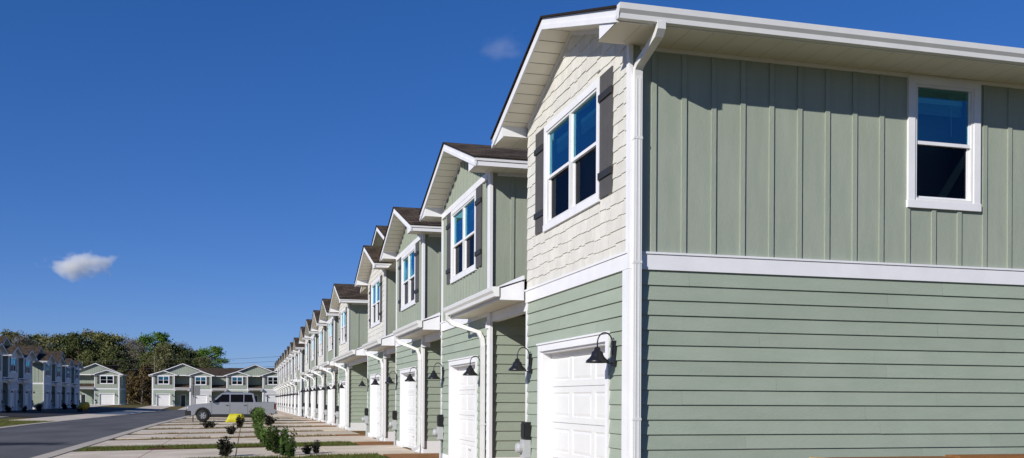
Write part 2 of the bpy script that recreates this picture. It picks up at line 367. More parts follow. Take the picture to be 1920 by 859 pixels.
# ------------------------------------------------------------------ windows
def window(parent, fr, u0, u1, z0, z1, n_lights, mirror, brace=False, curtain=False, detail=True):
    """u0..z1 outer edge of the casing"""
    c = .10
    w = MB()
    fbox(w, fr, u0, u0+c, .0, .045, z0+c, z1-c); fbox(w, fr, u1-c, u1, .0, .045, z0+c, z1-c)
    fbox(w, fr, u0, u1, .0, .045, z1-c, z1); fbox(w, fr, u0-.01, u1+.01, .0, .052, z0, z0+c)
    ob = w.build('window', whiteM, parent, mirror)
    a0, a1, b0, b1 = u0+c, u1-c, z0+c, z1-c
    mid = (b0+b1)/2
    f = MB(); k = .035
    fbox(f, fr, a0, a0+k, -.09, .03, b0, b1); fbox(f, fr, a1-k, a1, -.09, .03, b0, b1)
    fbox(f, fr, a0+k, a1-k, -.09, .03, b1-k, b1); fbox(f, fr, a0+k, a1-k, -.09, .035, b0, b0+k)
    wd = (a1-a0)/n_lights
    for i in range(1, n_lights): fbox(f, fr, a0+i*wd-.04, a0+i*wd+.04, -.09, .032, b0+k, b1-k)
    f.build('frame', gutM, ob, mirror)
    for i in range(n_lights):
        p0 = a0+i*wd+(k if i == 0 else .04); p1 = a0+(i+1)*wd-(k if i == n_lights-1 else .04)
        sh = MB(); s = .03
        fbox(sh, fr, p0, p1, -.03, .012, mid-.02, mid+.025)                      # meeting rail
        fbox(sh, fr, p0, p0+s, -.03, .008, mid+.025, b1-k); fbox(sh, fr, p1-s, p1, -.03, .008, mid+.025, b1-k)
        fbox(sh, fr, p0, p0+s, -.06, -.02, b0+k, mid-.02); fbox(sh, fr, p1-s, p1, -.06, -.02, b0+k, mid-.02)
        fbox(sh, fr, p0+s, p1-s, -.06, -.02, b0+k, b0+k+.035)
        sh.build('sash', whiteM, ob, mirror)
        g = MB(); g.quad(fr(p0+s, -.008, mid+.025), fr(p1-s, -.008, mid+.025), fr(p1-s, -.008, b1-k), fr(p0+s, -.008, b1-k))
        g.build('pane', glassM, ob, mirror)
        g = MB(); g.quad(fr(p0+s, -.04, b0+k+.035), fr(p1-s, -.04, b0+k+.035), fr(p1-s, -.04, mid-.02), fr(p0+s, -.04, mid-.02))
        g.build('screened_pane', screenM, ob, mirror)
    # room seen through the glass
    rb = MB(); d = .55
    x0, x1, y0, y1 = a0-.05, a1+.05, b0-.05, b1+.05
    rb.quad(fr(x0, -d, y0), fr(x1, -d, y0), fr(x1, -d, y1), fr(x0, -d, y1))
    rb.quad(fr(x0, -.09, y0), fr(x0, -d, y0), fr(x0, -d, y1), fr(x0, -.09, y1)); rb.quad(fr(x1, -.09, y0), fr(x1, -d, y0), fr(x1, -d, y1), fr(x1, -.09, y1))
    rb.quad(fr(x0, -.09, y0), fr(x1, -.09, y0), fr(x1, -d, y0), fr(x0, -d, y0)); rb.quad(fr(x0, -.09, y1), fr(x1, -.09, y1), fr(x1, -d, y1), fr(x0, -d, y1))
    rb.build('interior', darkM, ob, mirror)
    bl = MB()
    for i in range(n_lights):
        p0 = a0+i*wd+.07; p1 = a0+(i+1)*wd-.07
        fbox(bl, fr, p0, p1, -.16, -.11, b1-.20, b1-.13)
        nsl = 18 if curtain else 7
        for q in range(nsl):
            zz = b1-.215-q*.02*(2 if curtain else 1); fbox(bl, fr, p0+.01, p1-.01, -.155, -.115, zz-.004, zz+.002)
        bl.tube([fr(p1-.18, -.11, b1-.2), fr(p1-.175, -.108, b1-.62)], .006, 5)
    bl.build('blind', blindM, ob, mirror)
    if brace:
        b = MB()
        P = [fr(a1-.45, -.12, b0+.03), fr(a1-.33, -.12, b0+.03), fr(a1-.05, -.12, mid-.16), fr(a1-.05, -.12, mid-.33+.02)]
        b.quad(fr(a1-.50, -.075, b0+.06), fr(a1-.36, -.075, b0+.06), fr(a1-.07, -.075, mid-.26), fr(a1-.07, -.075, mid-.08))
        b.build('brace', strutM, ob, mirror)
    return ob
def shutter(parent, fr, u0, u1, z0, z1, mirror):
    s = MB(); n = 3; w = (u1-u0)/n
    for i in range(n): fbox(s, fr, u0+i*w+.003, u0+(i+1)*w-.003, .02, .042, z0, z1)
    fbox(s, fr, u0+.01, u1-.01, .015, .03, z0+.01, z1-.01)
    o = s.build('shutter', shutM, parent, mirror)
    for zz in (z0+.24, z1-.34):
        t = MB(); fbox(t, fr, u0-.012, u1+.012, .042, .064, zz, zz+.09); t.build('strap', shut2M, o, mirror)
    return o
def wall_lamp(parent, fr, u, z, mirror):
    """gooseneck barn lamp, backplate centre at z"""
    b = MB(); fbox(b, fr, u-.06, u+.06, .022, .05, z-.16, z+.16)
    o = b.build('wall_lamp', blackM, parent, mirror)
    a = MB(); pts = []
    for k in range(13):
        t = math.pi*k/12
        pts.append(fr(u, .155-.10*math.cos(t)*1.0, z+.13+.13*math.sin(t)))
    pts = [fr(u, .05, z-.02), fr(u, .055, z+.06)]+pts+[fr(u, .255, z+.05)]
    a.tube(pts, .009, 8); a.tube([fr(u, .05, z-.12), fr(u, .10, z-.125), fr(u, .2, z-.1)], .006, 6)
    a.build('arm', blackM, o, mirror, smooth=True)
    s = MB(); c = fr(u, .255, z-.12)
    s.lathe([(.02, .20), (.034, .19), (.045, .15), (.068, .138), (.08, .09), (.10, .065), (.138, .03), (.148, 0), (.138, 0), (.1, .05), (.05, .12), (.001, .13)], c, 'Z', 20)
    s.build('lamp_shade', blackM, o, mirror, smooth=True)
    return o
def garage_door(parent, fr, u0, u1, z0, z1, mirror):
    d = MB(); rec = -.15
    rows = 4; cols = 3; rh = (z1-z0)/rows; cw = (u1-u0)/cols
    d.quad(fr(u0, rec-.02, z0), fr(u1, rec-.02, z0), fr(u1, rec-.02, z1), fr(u0, rec-.02, z1))
    for r in range(rows):
        a, b = z0+r*rh, z0+(r+1)*rh-.008
        # section face pieced round its recessed fields
        zi0, zi1 = a+.085, b-.085
        fbox(d, fr, u0, u1, rec-.02, rec, a, zi0); fbox(d, fr, u0, u1, rec-.02, rec, zi1, b)
        xs = []
        for c in range(cols):
            xs.append((u0+c*cw+.075, u0+(c+1)*cw-.075))
        e = [u0]+[v for p in xs for v in p]+[u1]
        for k in range(0, len(e), 2): fbox(d, fr, e[k], e[k+1], rec-.02, rec, zi0, zi1)
        for (p, q) in xs:
            m = .022; h = .012; mm = .06
            ring0 = [(p, zi0), (q, zi0), (q, zi1), (p, zi1)]
            ring1 = [(p+m, zi0+m), (q-m, zi0+m), (q-m, zi1-m), (p+m, zi1-m)]
            ring2 = [(p+mm, zi0+mm), (q-mm, zi0+mm), (q-mm, zi1-mm), (p+mm, zi1-mm)]
            for k in range(4):
                k2 = (k+1) % 4
                d.quad(fr(ring0[k][0], rec, ring0[k][1]), fr(ring0[k2][0], rec, ring0[k2][1]), fr(ring1[k2][0], rec-h, ring1[k2][1]), fr(ring1[k][0], rec-h, ring1[k][1]))
                d.quad(fr(ring1[k][0], rec-h, ring1[k][1]), fr(ring1[k2][0], rec-h, ring1[k2][1]), fr(ring2[k2][0], rec-.003, ring2[k2][1]), fr(ring2[k][0], rec-.003, ring2[k][1]))
            d.quad(*[fr(x, rec-.003, z) for x, z in ring2])
    o = d.build('garage_door', doorM, parent, mirror)
    h = MB(); fbox(h, fr, (u0+u1)/2-.07, (u0+u1)/2+.07, rec, rec+.03, z0+.35, z0+.38); h.build('handle', meterM, o, mirror)
    f = MB(); c = .10
    fbox(f, fr, u0-c, u0, .0, .045, z0, z1+c); fbox(f, fr, u1, u1+c, .0, .045, z0, z1+c); fbox(f, fr, u0, u1, .0, .045, z1, z1+c)
    fbox(f, fr, u0-.002, u0+.03, rec-.03, .0, z0, z1); fbox(f, fr, u1-.03, u1+.002, rec-.03, .0, z0, z1); fbox(f, fr, u0+.03, u1-.03, rec-.03, .0, z1-.03, z1)
    fbox(f, fr, u0-c-.02, u1+c+.02, .0, .065, z1+c, z1+c+.025)
    f.build('garage_frame', whiteM, parent, mirror)
def meter(parent, fr, u, mirror):
    b = MB(); fbox(b, fr, u-.11, u+.11, .03, .13, .80, 1.08); fbox(b, fr, u-.09, u+.09, .13, .145, .83, 1.05)
    o = b.build('meter_box', blackM, parent, mirror)
    g = MB(); fbox(g, fr, u-.11, u+.11, .03, .15, .50, .79); g.lathe([(.001, .0), (.08, 0), (.085, -.06), (.07, -.10), (.001, -.11)], fr(u, .15, .66), 'Y', 16)
    g.build('meter_dial', meterM, o, mirror)
    c = MB(); c.tube([fr(u+.03, .08, .5), fr(u+.03, .08, .0)], .028, 8); c.tube([fr(u-.06, .07, .5), fr(u-.06, .07, .0)], .018, 8); c.build('conduit', meterM, o, mirror)

# ------------------------------------------------------------------ roof pieces
ZE = 5.93; SL = .33; ZS = 5.76; HWB = 2.4; OV = .58; FO = .45
YE = 1.75; YR = 2.2; DEP = 11.0; YB = DEP+.45
def clip(poly, a, b, c):
    out = []
    for i in range(len(poly)):
        p, q = poly[i], poly[(i+1) % len(poly)]
        dp, dq = a*p[0]+b*p[1]+c, a*q[0]+b*q[1]+c
        if dp >= 0: out.append(p)
        if (dp >= 0) != (dq >= 0):
            t = dp/(dp-dq); out.append((p[0]+(q[0]-p[0])*t, p[1]+(q[1]-p[1])*t))
    return out
def roof_face(mb, poly, pln, th=.03):
    """poly in xy, pln=(a,b,c): z=ax+by+c"""
    if len(poly) < 3: return
    a, b, c = pln; g = math.hypot(a, b) or 1
    top = [(x, y, a*x+b*y+c) for x, y in poly]
    uv = [((x*b-y*a)/g, (x*a+y*b)/g*math.sqrt(1+g*g)) for x, y in poly]
    ar = sum(poly[i][0]*poly[(i+1) % len(poly)][1]-poly[(i+1) % len(poly)][0]*poly[i][1] for i in range(len(poly)))
    if ar < 0: top = top[::-1]; uv = uv[::-1]
    mb.quad(*top, uv=uv)
    n = len(top)
    for i in range(n):
        p, q = top[i], top[(i+1) % n]
        mb.quad((p[0], p[1], p[2]-th), (q[0], q[1], q[2]-th), q, p, uv=[(0, 0)]*4)
def FP(): return (0, SL, ZE-SL*YE)
def RP(): return (0, -SL, ZE+SL*YB)
def ge(poly, A, B):            # keep where A>=B
    return clip(poly, A[0]-B[0], A[1]-B[1], A[2]-B[2])
GUT = [(0, -.01), (0, -.17), (.085, -.17), (.092, -.115), (.125, -.075), (.132, -.01), (.124, -.01), (.114, -.07), (.084, -.105), (.078, -.162), (.008, -.162), (.008, -.01)]
def plank_soffit(sb, gb, quadf, n, gap=.024):
    """quadf(t,s): point; n planks along t"""
    for i in range(n):
        a, b = i/n+gap/n, (i+1)/n-gap/n
        sb.quad(quadf(a, 0), quadf(b, 0), quadf(b, 1), quadf(a, 1))
    gb.quad(*[(p[0], p[1], p[2]+.008) for p in (quadf(0, 0), quadf(1, 0), quadf(1, 1), quadf(0, 1))])

def make_unit(key, style='batten', mirror=False, end=False, rec=2.6, big=None, hw=HWB, curtain=False, extra_door=False, porch_over=1.4, far_open=False, ov=.58, pale=False, gc=0.0, gx=None, lampo=.62):
    """local: facade at y=0 facing -y, bay |x|<hw, recess on the -x side, near end +x"""
    rnd = random.Random(hash(key) % 1000 if isinstance(key, int) else sum(map(ord, key)))
    root = empty('townhouse')
    X0 = -hw-rec                                   # far limit of this unit
    OV = ov; hr = hw+OV                                     # half width of gable roof
    front = Fr((0, 0, 0), (1, 0, 0), (0, -1, 0))
    side = Fr((hw, 0, 0), (0, 1, 0), (1, 0, 0))    # near side (+x), u=y
    fside = Fr((-hw, 0, 0), (0, 1, 0), (-1, 0, 0))
    recf = Fr((0, YR, 0), (1, 0, 0), (0, -1, 0))
    tzr = lambda x: ZE+SL*(hr-abs(x))-.165
    gx = gx or (1.3 if hw > 2 else 1.15)
    gop = (gc-gx, gc+gx, 0, 2.2)
    wx = 1.25 if hw > 2 else 1.05
    wz0, wz1 = 4.05, 5.68
    wop = (-wx+.05, wx-.05, wz0+.05, wz1-.05)
    side_len = DEP if end else YR
    # lower lap siding
    w = MB(); w2 = MB(); w3 = MB(); w4 = MB()
    lap(w, front, -hw, hw, .17, 3.04, [(gop[0]-.05, gop[1]+.05, 0, gop[3]+.05)], rnd=rnd)
    sop = (3.89+.05, 5.01-.05, 4.0+.05, 5.69)
    lap(w2, side, 0, side_len, .34, 3.04, rnd=rnd)
    lap(w3, fside, 0, YR, .34, 3.04, rnd=rnd)
    dops = [] if rec < 1.2 else [(X0+.85, X0+1.8, 0, 2.15)] if not extra_door else [(X0+.85, X0+1.8, 0, 2.15), (-hw-1.8, -hw-.85, 0, 2.15)]
    lap(w4, recf, X0, -hw, .17, 3.5, dops, rnd=rnd, zref=3.5)
    w5 = MB(); w5.quad((X0, DEP, 0), (hw, DEP, 0), (hw, DEP, ZS), (X0, DEP, ZS))                           # rear
    # sheathing behind the boards so that no light leaks
    w.build('lap_siding', paleM if pale else lapM, root, mirror)
    for w_ in (w2, w3, w4): w_.build('lap_siding', lapM, root, mirror)
    w5.build('rear_wall', lapM, root, mirror)
    # upper walls
    b = MB(); b2 = MB(); b3 = MB(); b4 = MB()
    cream = style == 'shake'
    zb = 3.23
    if not cream:
        panel(b, front, -hw, hw, zb, tzr, [wop], [0])
        n = int(hw/.4)+1
        battens(b, front, [-hw+.25+i*.305 for i in range(int((2*hw-.4)/.305)+1)], zb, tzr, [(-wx, wx, wz0, wz1)])
    flat = lambda u: ZS
    if end:
        panel(b2, side, 0, side_len, zb, flat, [sop]); battens(b2, side, [.30+.4*i for i in range(27)], zb, flat, [(3.89, 5.01, 4.0, 5.8)])
    else:
        panel(b2, side, 0, side_len, 3.3, flat); battens(b2, side, [.42, .83, 1.24, 1.65], 3.3, flat)
    panel(b3, fside, 0, YR, 3.3, flat); battens(b3, fside, [.42, .83, 1.24, 1.65], 3.3, flat)
    panel(b4, recf, X0, -hw, 3.5, flat); battens(b4, recf, [X0+.2+.4*i for i in range(int(rec/.4))], 3.5, flat)
    for b_ in (b, b2, b3, b4):
        if b_.v: b_.build('batten_siding', batM, root, mirror)
    if cream:
        s = MB(); shakes(s, front, -hw, hw, zb, tzr, ZE+SL*hr, [(-wx+.02, wx-.02, wz0+.02, wz1-.02)], rnd=rnd)
        panel(s, front, -hw, hw, zb, tzr, [wop], [0], n=-.002)
        s.build('shake_siding', shakeM, root, mirror)
    # trim
    t = MB()
    fbox(t, front, -hw-.02, hw+.02, .0, .04, 3.04, 3.23); fbox(t, front, -hw-.03, hw+.03, .0, .055, 3.23, 3.255)
    cw = .15
    pj = .035 if end else .09
    fbox(t, front, hw-cw, hw+pj, -.02, .036, .17, 3.04)
    fbox(t, front, -hw-.03, -hw+.05, .0, .03, .17, 3.04); fbox(t, fside, .0, .08, .0, .03, .17, 3.04)
    if cream: fbox(t, front, hw-.05, hw+.034, -.02, .035, 3.255, ZS+.20)
    else: fbox(t, front, hw-cw, hw+.06, -.02, .037, 3.255, ZS+.22)
    if end: fbox(t, side, .0, cw*.8, .0, .041, 3.042, 3.253)
    fbox(t, front, hw+.0, hw+pj, .0, .042, 3.042, 3.253)
    if not cream:
        fbox(t, front, -hw-.03, -hw+.09, .0, .03, 3.255, ZS+.25); fbox(t, fside, .0, .09, .0, .03, 3.255, ZS)
    if end:
        fbox(t, side, cw*.8+.002, DEP, .0, .04, 3.04, 3.23); fbox(t, side, cw*.8+.002, DEP, .0, .055, 3.23, 3.255)
        fbox(t, side, cw*.8+.002, DEP, .0, .03, ZS-.05, ZS)
    else:
        fbox(t, side, cw*.8+.002, YR, .0, .03, ZS-.05, ZS)
    # rake frieze boards on the wall under the roof
    for s_ in (-1, 1):
        for a, c in ((0, hw+.0),):
            P = [(s_*0, tzr(0)), (s_*c, tzr(c)), (s_*c, tzr(c)-.07), (s_*0, tzr(0)-.07)]
            pr = [front(x, .03, z) for x, z in P]; t.quad(*(pr if s_ < 0 else pr[::-1]))
            t.quad(front(P[3][0], .03, P[3][1]), front(P[2][0], .03, P[2][1]), front(P[2][0], .0, P[2][1]), front(P[3][0], .0, P[3][1]))
    if not cream:                                                        # band over the window that crosses the gable
        fbox(t, front, -hw+.09, hw-cw, .0, .05, wz1+.002, wz1+.13)
    t.build('trim', whiteM, root, mirror)
    ff = [(front, -hw, gc-gx-.1, .17), (front, gc+gx+.1, hw, .17), (side, 0, side_len, .34), (fside, 0, YR, .34)]
    for a, c in ([] if rec < 1.2 else [(X0, X0+.85), (X0+1.8, -hw)] if not extra_door else [(X0, X0+.85), (X0+1.8, -hw-1.8), (-hw-.85, -hw)]): ff.append((recf, a, c, .17))
    for f_, a, c, zt_ in ff:
        fo = MB(); fbox(fo, f_, a, c, .0, .032, -.4, zt_); fo.build('foundation', foundM, root, mirror)
    # roof
    rf = MB()
    F, RR = FP(), RP(); hp = hr+.03
    GN = (-SL, 0, ZE+SL*hr); GF = (SL, 0, ZE+SL*hr); EP = GN
    yt = YE+SL*hr/SL+.5
    tops = []
    if big: bc, bh, by, bs = big; BL = (bs, 0, ZE+bs*(bh-bc)); BR = (-bs, 0, ZE+bs*(bh+bc))
    fy = -FO-.03
    for A, dom in ((GN, [(0, fy), (hp, fy), (hp, yt), (0, yt)]), (GF, [(-hp, fy), (0, fy), (0, yt), (-hp, yt)])):
        roof_face(rf, ge(dom, A, F), A)
    xm = hp if end else hw
    dom = [(X0-(0 if not far_open else .5), YE-.03), (xm, YE-.03), (xm, YB+.03), (X0-(0 if not far_open else .5), YB+.03)]
    A = ge(dom, RR, F); B = ge(dom, F, RR)
    if end: A = ge(A, EP, F); B = ge(B, EP, RR); C = ge(ge(dom, F, EP), RR, EP); roof_face(rf, C, EP)
    roof_face(rf, A, F); roof_face(rf, B, RR)
    if big:
        y1 = YE+(bs*bh)/SL+.3
        domL = [(bc-bh-.03, by-.03), (bc, by-.03), (bc, y1), (bc-bh-.03, y1)]; domR = [(bc, by-.03), (bc+bh+.03, by-.03), (bc+bh+.03, y1), (bc, y1)]
        roof_face(rf, ge(domL, BL, F), BL); roof_face(rf, ge(domR, BR, F), BR)
    ro = rf.build('roof', roofM, root, mirror)
    # fascia, returns
    fa = MB(); sf = MB(); gr = MB()
    def rake(cx, h, yf, slope):
        for s_ in (-1, 1):
            for (z0_, z1_, y0_, y1_) in ((-.005, -.13, 0, .03), (-.10, -.165, -.012, .018)):
                zt = lambda x: ZE+slope*(h-abs(x-cx))
                i = len(fa.v); xa, xb = cx, cx+s_*(h+.012)
                for x in (xa, xb):
                    for z, y in ((z0_, y0_), (z1_, y0_), (z1_, y1_), (z0_, y1_)): fa.v.append((x, yf+y, zt(x)+z-.03*0-.025))
                for k in range(4): fa.f.append((i+k, i+(k+1) % 4, i+4+(k+1) % 4, i+4+k))
                fa.f.append((i+4, i+5, i+6, i+7)); fa.f.append((i+3, i+2, i+1, i))
    rake(0, hr, -FO, SL)
    zsf = lambda x: max(ZS+.014, ZE+SL*(hr-abs(x))-.175)
    for s_ in (-1, 1):     # raked soffit
        npl = 12
        plank_soffit(sf, gr, lambda tt, ss, s_=s_: (s_*(hr*tt), -FO+.02+(FO-.02)*ss, zsf(hr*tt)), npl)
        # boxed return at the foot of the rake
        P = [(s_*(hr-.62), ZS), (s_*(hr+.0), ZS), (s_*(hr), ZE-.16), (s_*(hr-.62), zsf(hr-.62))]
        fa.quad(*[(x, -FO+.012, z) for x, z in P])
        fa.quad((P[0][0], -FO+.012, P[0][1]), (P[0][0], 0, P[0][1]), (P[3][0], 0, P[3][1]), (P[3][0], -FO+.012, P[3][1]))
        # eave soffit
        yend = (DEP+.45 if (end and s_ > 0) else YE+.0)
        npl = int((yend+FO)/.3)
        plank_soffit(sf, gr, lambda tt, ss, s_=s_, ye=yend: (s_*(hw+(hr-hw)*ss if True else 0), -FO+.02+(ye+FO-.02)*tt, ZS+.001), npl, .006)
        if s_*1: sf.quad((s_*(hr-.62), -FO+.02, ZS), (s_*hw, -FO+.02, ZS), (s_*hw, 0, ZS), (s_*(hr-.62), 0, ZS))
        # eave fascia
        fa.box(*( (hr-.02, hr) if s_ > 0 else (-hr, -hr+.02)), -FO, yend, ZS-.01, ZE-.03)
    # recess eave: soffit and fascia
    xa, xb = X0, -hw
    if rec > 1.2:
        plank_soffit(sf, gr, lambda tt, ss: (xa+(xb-xa)*tt, YE+(YR-YE)*ss, ZS+.002), max(2, int((xb-xa)/.3)))
        fa.box(X0+(0 if not big else .0), -hr, YE-.001, YE+.02, ZS-.01, ZE-.03)
    if end:
        pass
    sob = sf.build('soffit', sofM, root, mirror); gr.build('groove', grooveM, sob, mirror)
    if big:
        rake(bc, bh, by, bs)
        bw = Fr((0, by+FO, 0), (1, 0, 0), (0, -1, 0)); tb = lambda x: ZE+bs*(bh-abs(x-bc))-.22
        gbb = MB(); x0_, x1_ = bc-bh+.5, bc+bh-.5
        panel(gbb, bw, x0_, x1_, ZS, tb, (), [bc]); battens(gbb, bw, [x0_+.1+.4*i for i in range(int((x1_-x0_)/.4))], ZS, tb)
        gbb.build('gable_siding', batM, root, mirror)
        for s_ in (-1, 1): sf2 = None
        g2 = MB(); g2.quad((bc-bh, by, ZS), (bc+bh, by, ZS), (bc+bh, YR, ZS-.003), (bc-bh, YR, ZS-.003))
        for s_ in (-1, 1): g2.quad((bc, by+.02, tb(bc)), (bc+s_*bh, by+.02, tb(bc+s_*bh)), (bc+s_*bh, by+FO, tb(bc+s_*bh)), (bc, by+FO, tb(bc)))
        g2.build('gable_soffit', sofM, root, mirror)
        tt_ = MB(); fbox(tt_, bw, x0_-.3, x1_+.3, .0, .05, ZS-.02, ZS+.14); tt_.build('gable_band', whiteM, root, mirror)
    fa.build('fascia', whiteM, root, mirror)
    # gutters
    g = MB()
    ye = DEP+.45 if end else YE
    if not end: g = None
    if end: g.prism(GUT, lambda y, o, z: (hr+o, y, ZE+z), -FO-.01, ye)
    if end: g.quad((hr, -FO-.012, ZE-.17), (hr+.09, -FO-.012, ZE-.17), (hr+.13, -FO-.012, ZE-.01), (hr, -FO-.012, ZE-.01))
    if end: g.build('gutter', gutM, root, mirror)
    g = MB()
    for s_ in ((-1,) if end else (-1, 1)):
        g = MB(); g.box(*((hr, hr+.02) if s_ > 0 else (-hr-.02, -hr)), -FO-.005, YE, ZE-.09, ZE-.028); g.build('drip_edge', gutM, root, mirror)
    if end:
        ds = MB(); dw, dd = .10, .075
        px = .06; 
        ds.rtube([(hr+.06, px, ZE-.16), (hr+.06, px, ZE-.23), (hr+.01, px, ZE-.28), (hw+.16, px, ZE-.43), (hw+.09, px, ZE-.48), (hw+.075, px, ZE-.56), (hw+.075, px, .35), (hw+.10, px, .22), (hw+.26, px, .12)], (0, 1, 0), dw, dd)
        for z in (1.2, 3.1, 4.6): ds.box(hw+.02, hw+.118, px-.056, px+.056, z, z+.03)
        for q in (-.022, .022): ds.box(hw+.11, hw+.117, px+q-.005, px+q+.005, .4, ZE-.6)
        ds.build('downspout', gutM, root, mirror)
    # porch roof over the recess
    pa, pb = X0-porch_over, -hw-.06
    if rec > 1.2:
        pr = MB(); yf = -.46; sp = .33
        a_, b_ = pa-.0, pb
        top = lambda y: 3.30+sp*(y-yf)
        # shingled top over the recess, stopping against the next bay's wall
        roof_face(pr, [(a_, yf-.02), (X0, yf-.02), (X0, -.05), (a_, -.05)], (0, sp, 3.30-sp*yf), .02)
        roof_face(pr, [(X0, yf-.02), (b_, yf-.02), (b_, YR-.03), (X0, YR-.03)], (0, sp, 3.30-sp*yf), .02)
        po = pr.build('porch_roof', roofM, root, mirror)
        q = MB()
        q.box(a_, b_, yf, yf+.02, 3.09, 3.285)
        for x in (a_, b_-.02):
            pr_ = [(yf+.02, 3.09), (-.05, 3.09), (-.05, top(-.05)-.022), (yf+.02, top(yf)-.022)]
            q.prism([(y, z) for y, z in pr_], lambda t_, y, z: (t_, y, z), x, x+.02)
        q.box(X0+.02, -hw-.02, .0, .14, 2.92, 3.095)
        q.box(X0+.02, X0+.14, -.07, .16, 2.80, 2.92)
        q.box(a_, b_+.0, -.075, -.045, 3.40, 3.50)
        q.build('porch_fascia', whiteM, po, mirror)
        q = MB(); q.quad((a_+.01, yf+.01, 3.10), (b_-.01, yf+.01, 3.10), (b_-.01, 0, 3.10), (a_+.01, 0, 3.10)); q.quad((X0, 0, 3.1), (-hw-.02, 0, 3.1), (-hw-.02, YR, 3.1), (X0, YR, 3.1))
        q.build('porch_ceiling', sofM, po, mirror)
        q = MB(); q.prism(GUT, lambda x, o, z: (x, yf-.02-o, 3.31+z), a_-.02, b_+.02)
        q.quad((b_+.022, yf-.02, 3.14), (b_+.022, yf-.10, 3.14), (b_+.022, yf-.15, 3.30), (b_+.022, yf-.02, 3.30))
        q.build('porch_gutter', gutM, po, mirror)
        q = MB(); e = X0-.13
        q.rtube([(a_+.10, yf-.08, 3.15), (a_+.10, yf-.08, 3.06), (a_+.14, yf+.0, 2.98), (a_+.35, -.28, 2.90), (e-.30, -.10, 2.76), (e-.06, -.085, 2.62), (e, -.085, 2.48), (e, -.085, .30), (e, -.12, .17), (e, -.26, .08)], (1, 0, 0), .10, .075)
        q.box(e-.056, e+.056, -.13, -.03, .95, .98); q.build('porch_downspout', gutM, po, mirror)
        # front doors
        for (a, c, z0_, z1_) in dops:
            d = MB(); fbox(d, recf, a+.09, c-.09, -.05, -.01, .12, 2.06)
            do = d.build('front_door', fdoorM, root, mirror)
            f = MB(); fbox(f, recf, a, a+.09, -.06, .035, .0, 2.15); fbox(f, recf, c-.09, c, -.06, .035, .0, 2.15); fbox(f, recf, a+.09, c-.09, -.06, .035, 2.06, 2.15)
            f.build('door_frame', whiteM, do, mirror)
            f = MB(); fbox(f, recf, c-.2, c-.16, -.01, .05, 1.02, 1.06); f.build('handle', meterM, do, mirror)
    # windows, shutters, doors, lamps, meter
    window(root, front, -wx, wx, wz0, wz1, 2, mirror, curtain=curtain)
    shutter(root, front, -wx-.47, -wx-.02, wz0+.03, wz1, mirror); shutter(root, front, wx+.02, wx+.47, wz0+.03, wz1, mirror)
    garage_door(root, front, gc-gx, gc+gx, .0, 2.2, mirror)
    wall_lamp(root, front, hw-lampo, 2.03, mirror); wall_lamp(root, front, -hw+.28, 2.03, mirror)
    meter(root, front, -hw+.2, mirror)
    if end: window(root, side, 3.89, 5.01, 4.0, 5.735, 1, mirror, brace=True)
    return root

# ------------------------------------------------------------------ ground, road, drives
g = MB()
xs = [-2500, -800, -300, -120, -60, -40]+[p[0] for p in HX]+[-17.8, 12, 30, 80, 300, 2500]
ys = [-300, -60, -20, 0, 20, 40, 60, 80, 100, 125, 145, 165, 178, 190, 205, 230, 300, 600, 3000]
xs = sorted(set(xs)); i0 = 0
for y in ys:
    for x in xs: g.v.append((x, y, H(x, y)-.02))
n = len(xs)
for j in range(len(ys)-1):
    for i in range(n-1): a = j*n+i; g.f.append((a, a+1, a+1+n, a+n))
tag(g.build('ground', groundM), kind='structure')
RX0, RX1 = -11.6, -5.2
rd = MB(); sheet(rd, RX0, RX1, -30, 165, .004-.02+.03, 5)
CBX, CBY, CBR = -9.5, 158, 14
rc = []
for k in range(49):
    a = 2*math.pi*k/48
    rc.append((CBX+CBR*math.cos(a), CBY+CBR*.62*math.sin(a)))
i0 = len(rd.v); rd.v.append((CBX, CBY, H(CBX, CBY)+.03))
for x, y in rc: rd.v.append((x, y, H(x, y)+.03))
for k in range(48): rd.f.append((i0, i0+1+k, i0+2+k))
tag(rd.build('road', asphM), kind='structure')
kb = MB()
def kerb_run(mb, x0, x1, y0, y1):
    s = lines(y0, y1, HY, 8)
    for a, b in zip(s, s[1:]):
        za, zb = H((x0+x1)/2, a), H((x0+x1)/2, b)
        i = len(mb.v); mb.v += [(x0, a, za-.1), (x1, a, za-.1), (x1, a, za+.10), (x0, a, za+.10), (x0, b, zb-.1), (x1, b, zb-.1), (x1, b, zb+.10), (x0, b, zb+.10)]
        for f in ((0, 1, 2, 3), (4, 7, 6, 5), (0, 4, 5, 1), (1, 5, 6, 2), (2, 6, 7, 3), (3, 7, 4, 0)): mb.f.append(tuple(i+k for k in f))
R_CENT = [13.55, 20.8, 28.2, 35.6, 47.9, 55.3, 62.7, 70.1, 77.5]
R2_CENT = [88.6+7.35*i for i in range(9)]
ALLC = R_CENT+R2_CENT
kb = MB(); sheet(kb, RX1-.05, RX1+.40, -20, 160, .045, 5, skirt=.08)
tag(kb.build('kerb', kerbM), kind='structure')
kb = MB(); sheet(kb, RX0-.4, RX0+.05, -20, 150, .045, 5, skirt=.08); tag(kb.build('kerb', kerbM), kind='structure')
dv = MB(); jt = MB()
rnd = random.Random(3)
for c in ALLC+[41.75]:
    w = (2.3 if 25 < c < 30 or c < 25 else 2.5)+rnd.uniform(-.08, .08)
    # two panels with an open joint
    for a, b in ((RX1+.42, -2.62), (-2.59, -.26), (-.23, 2.10), (2.13, 4.42)):
        lo = c-w if not 34 < c < 37 else c-2.3; lo = lo if not 40 < c < 43 else 40.0
        sheet(dv, a, b, lo, c+w if not 40 < c < 43 else c+2.0, .025, 5, skirt=.06)
    # apron flare to the road
tag(dv.build('driveways', concM), kind='structure')
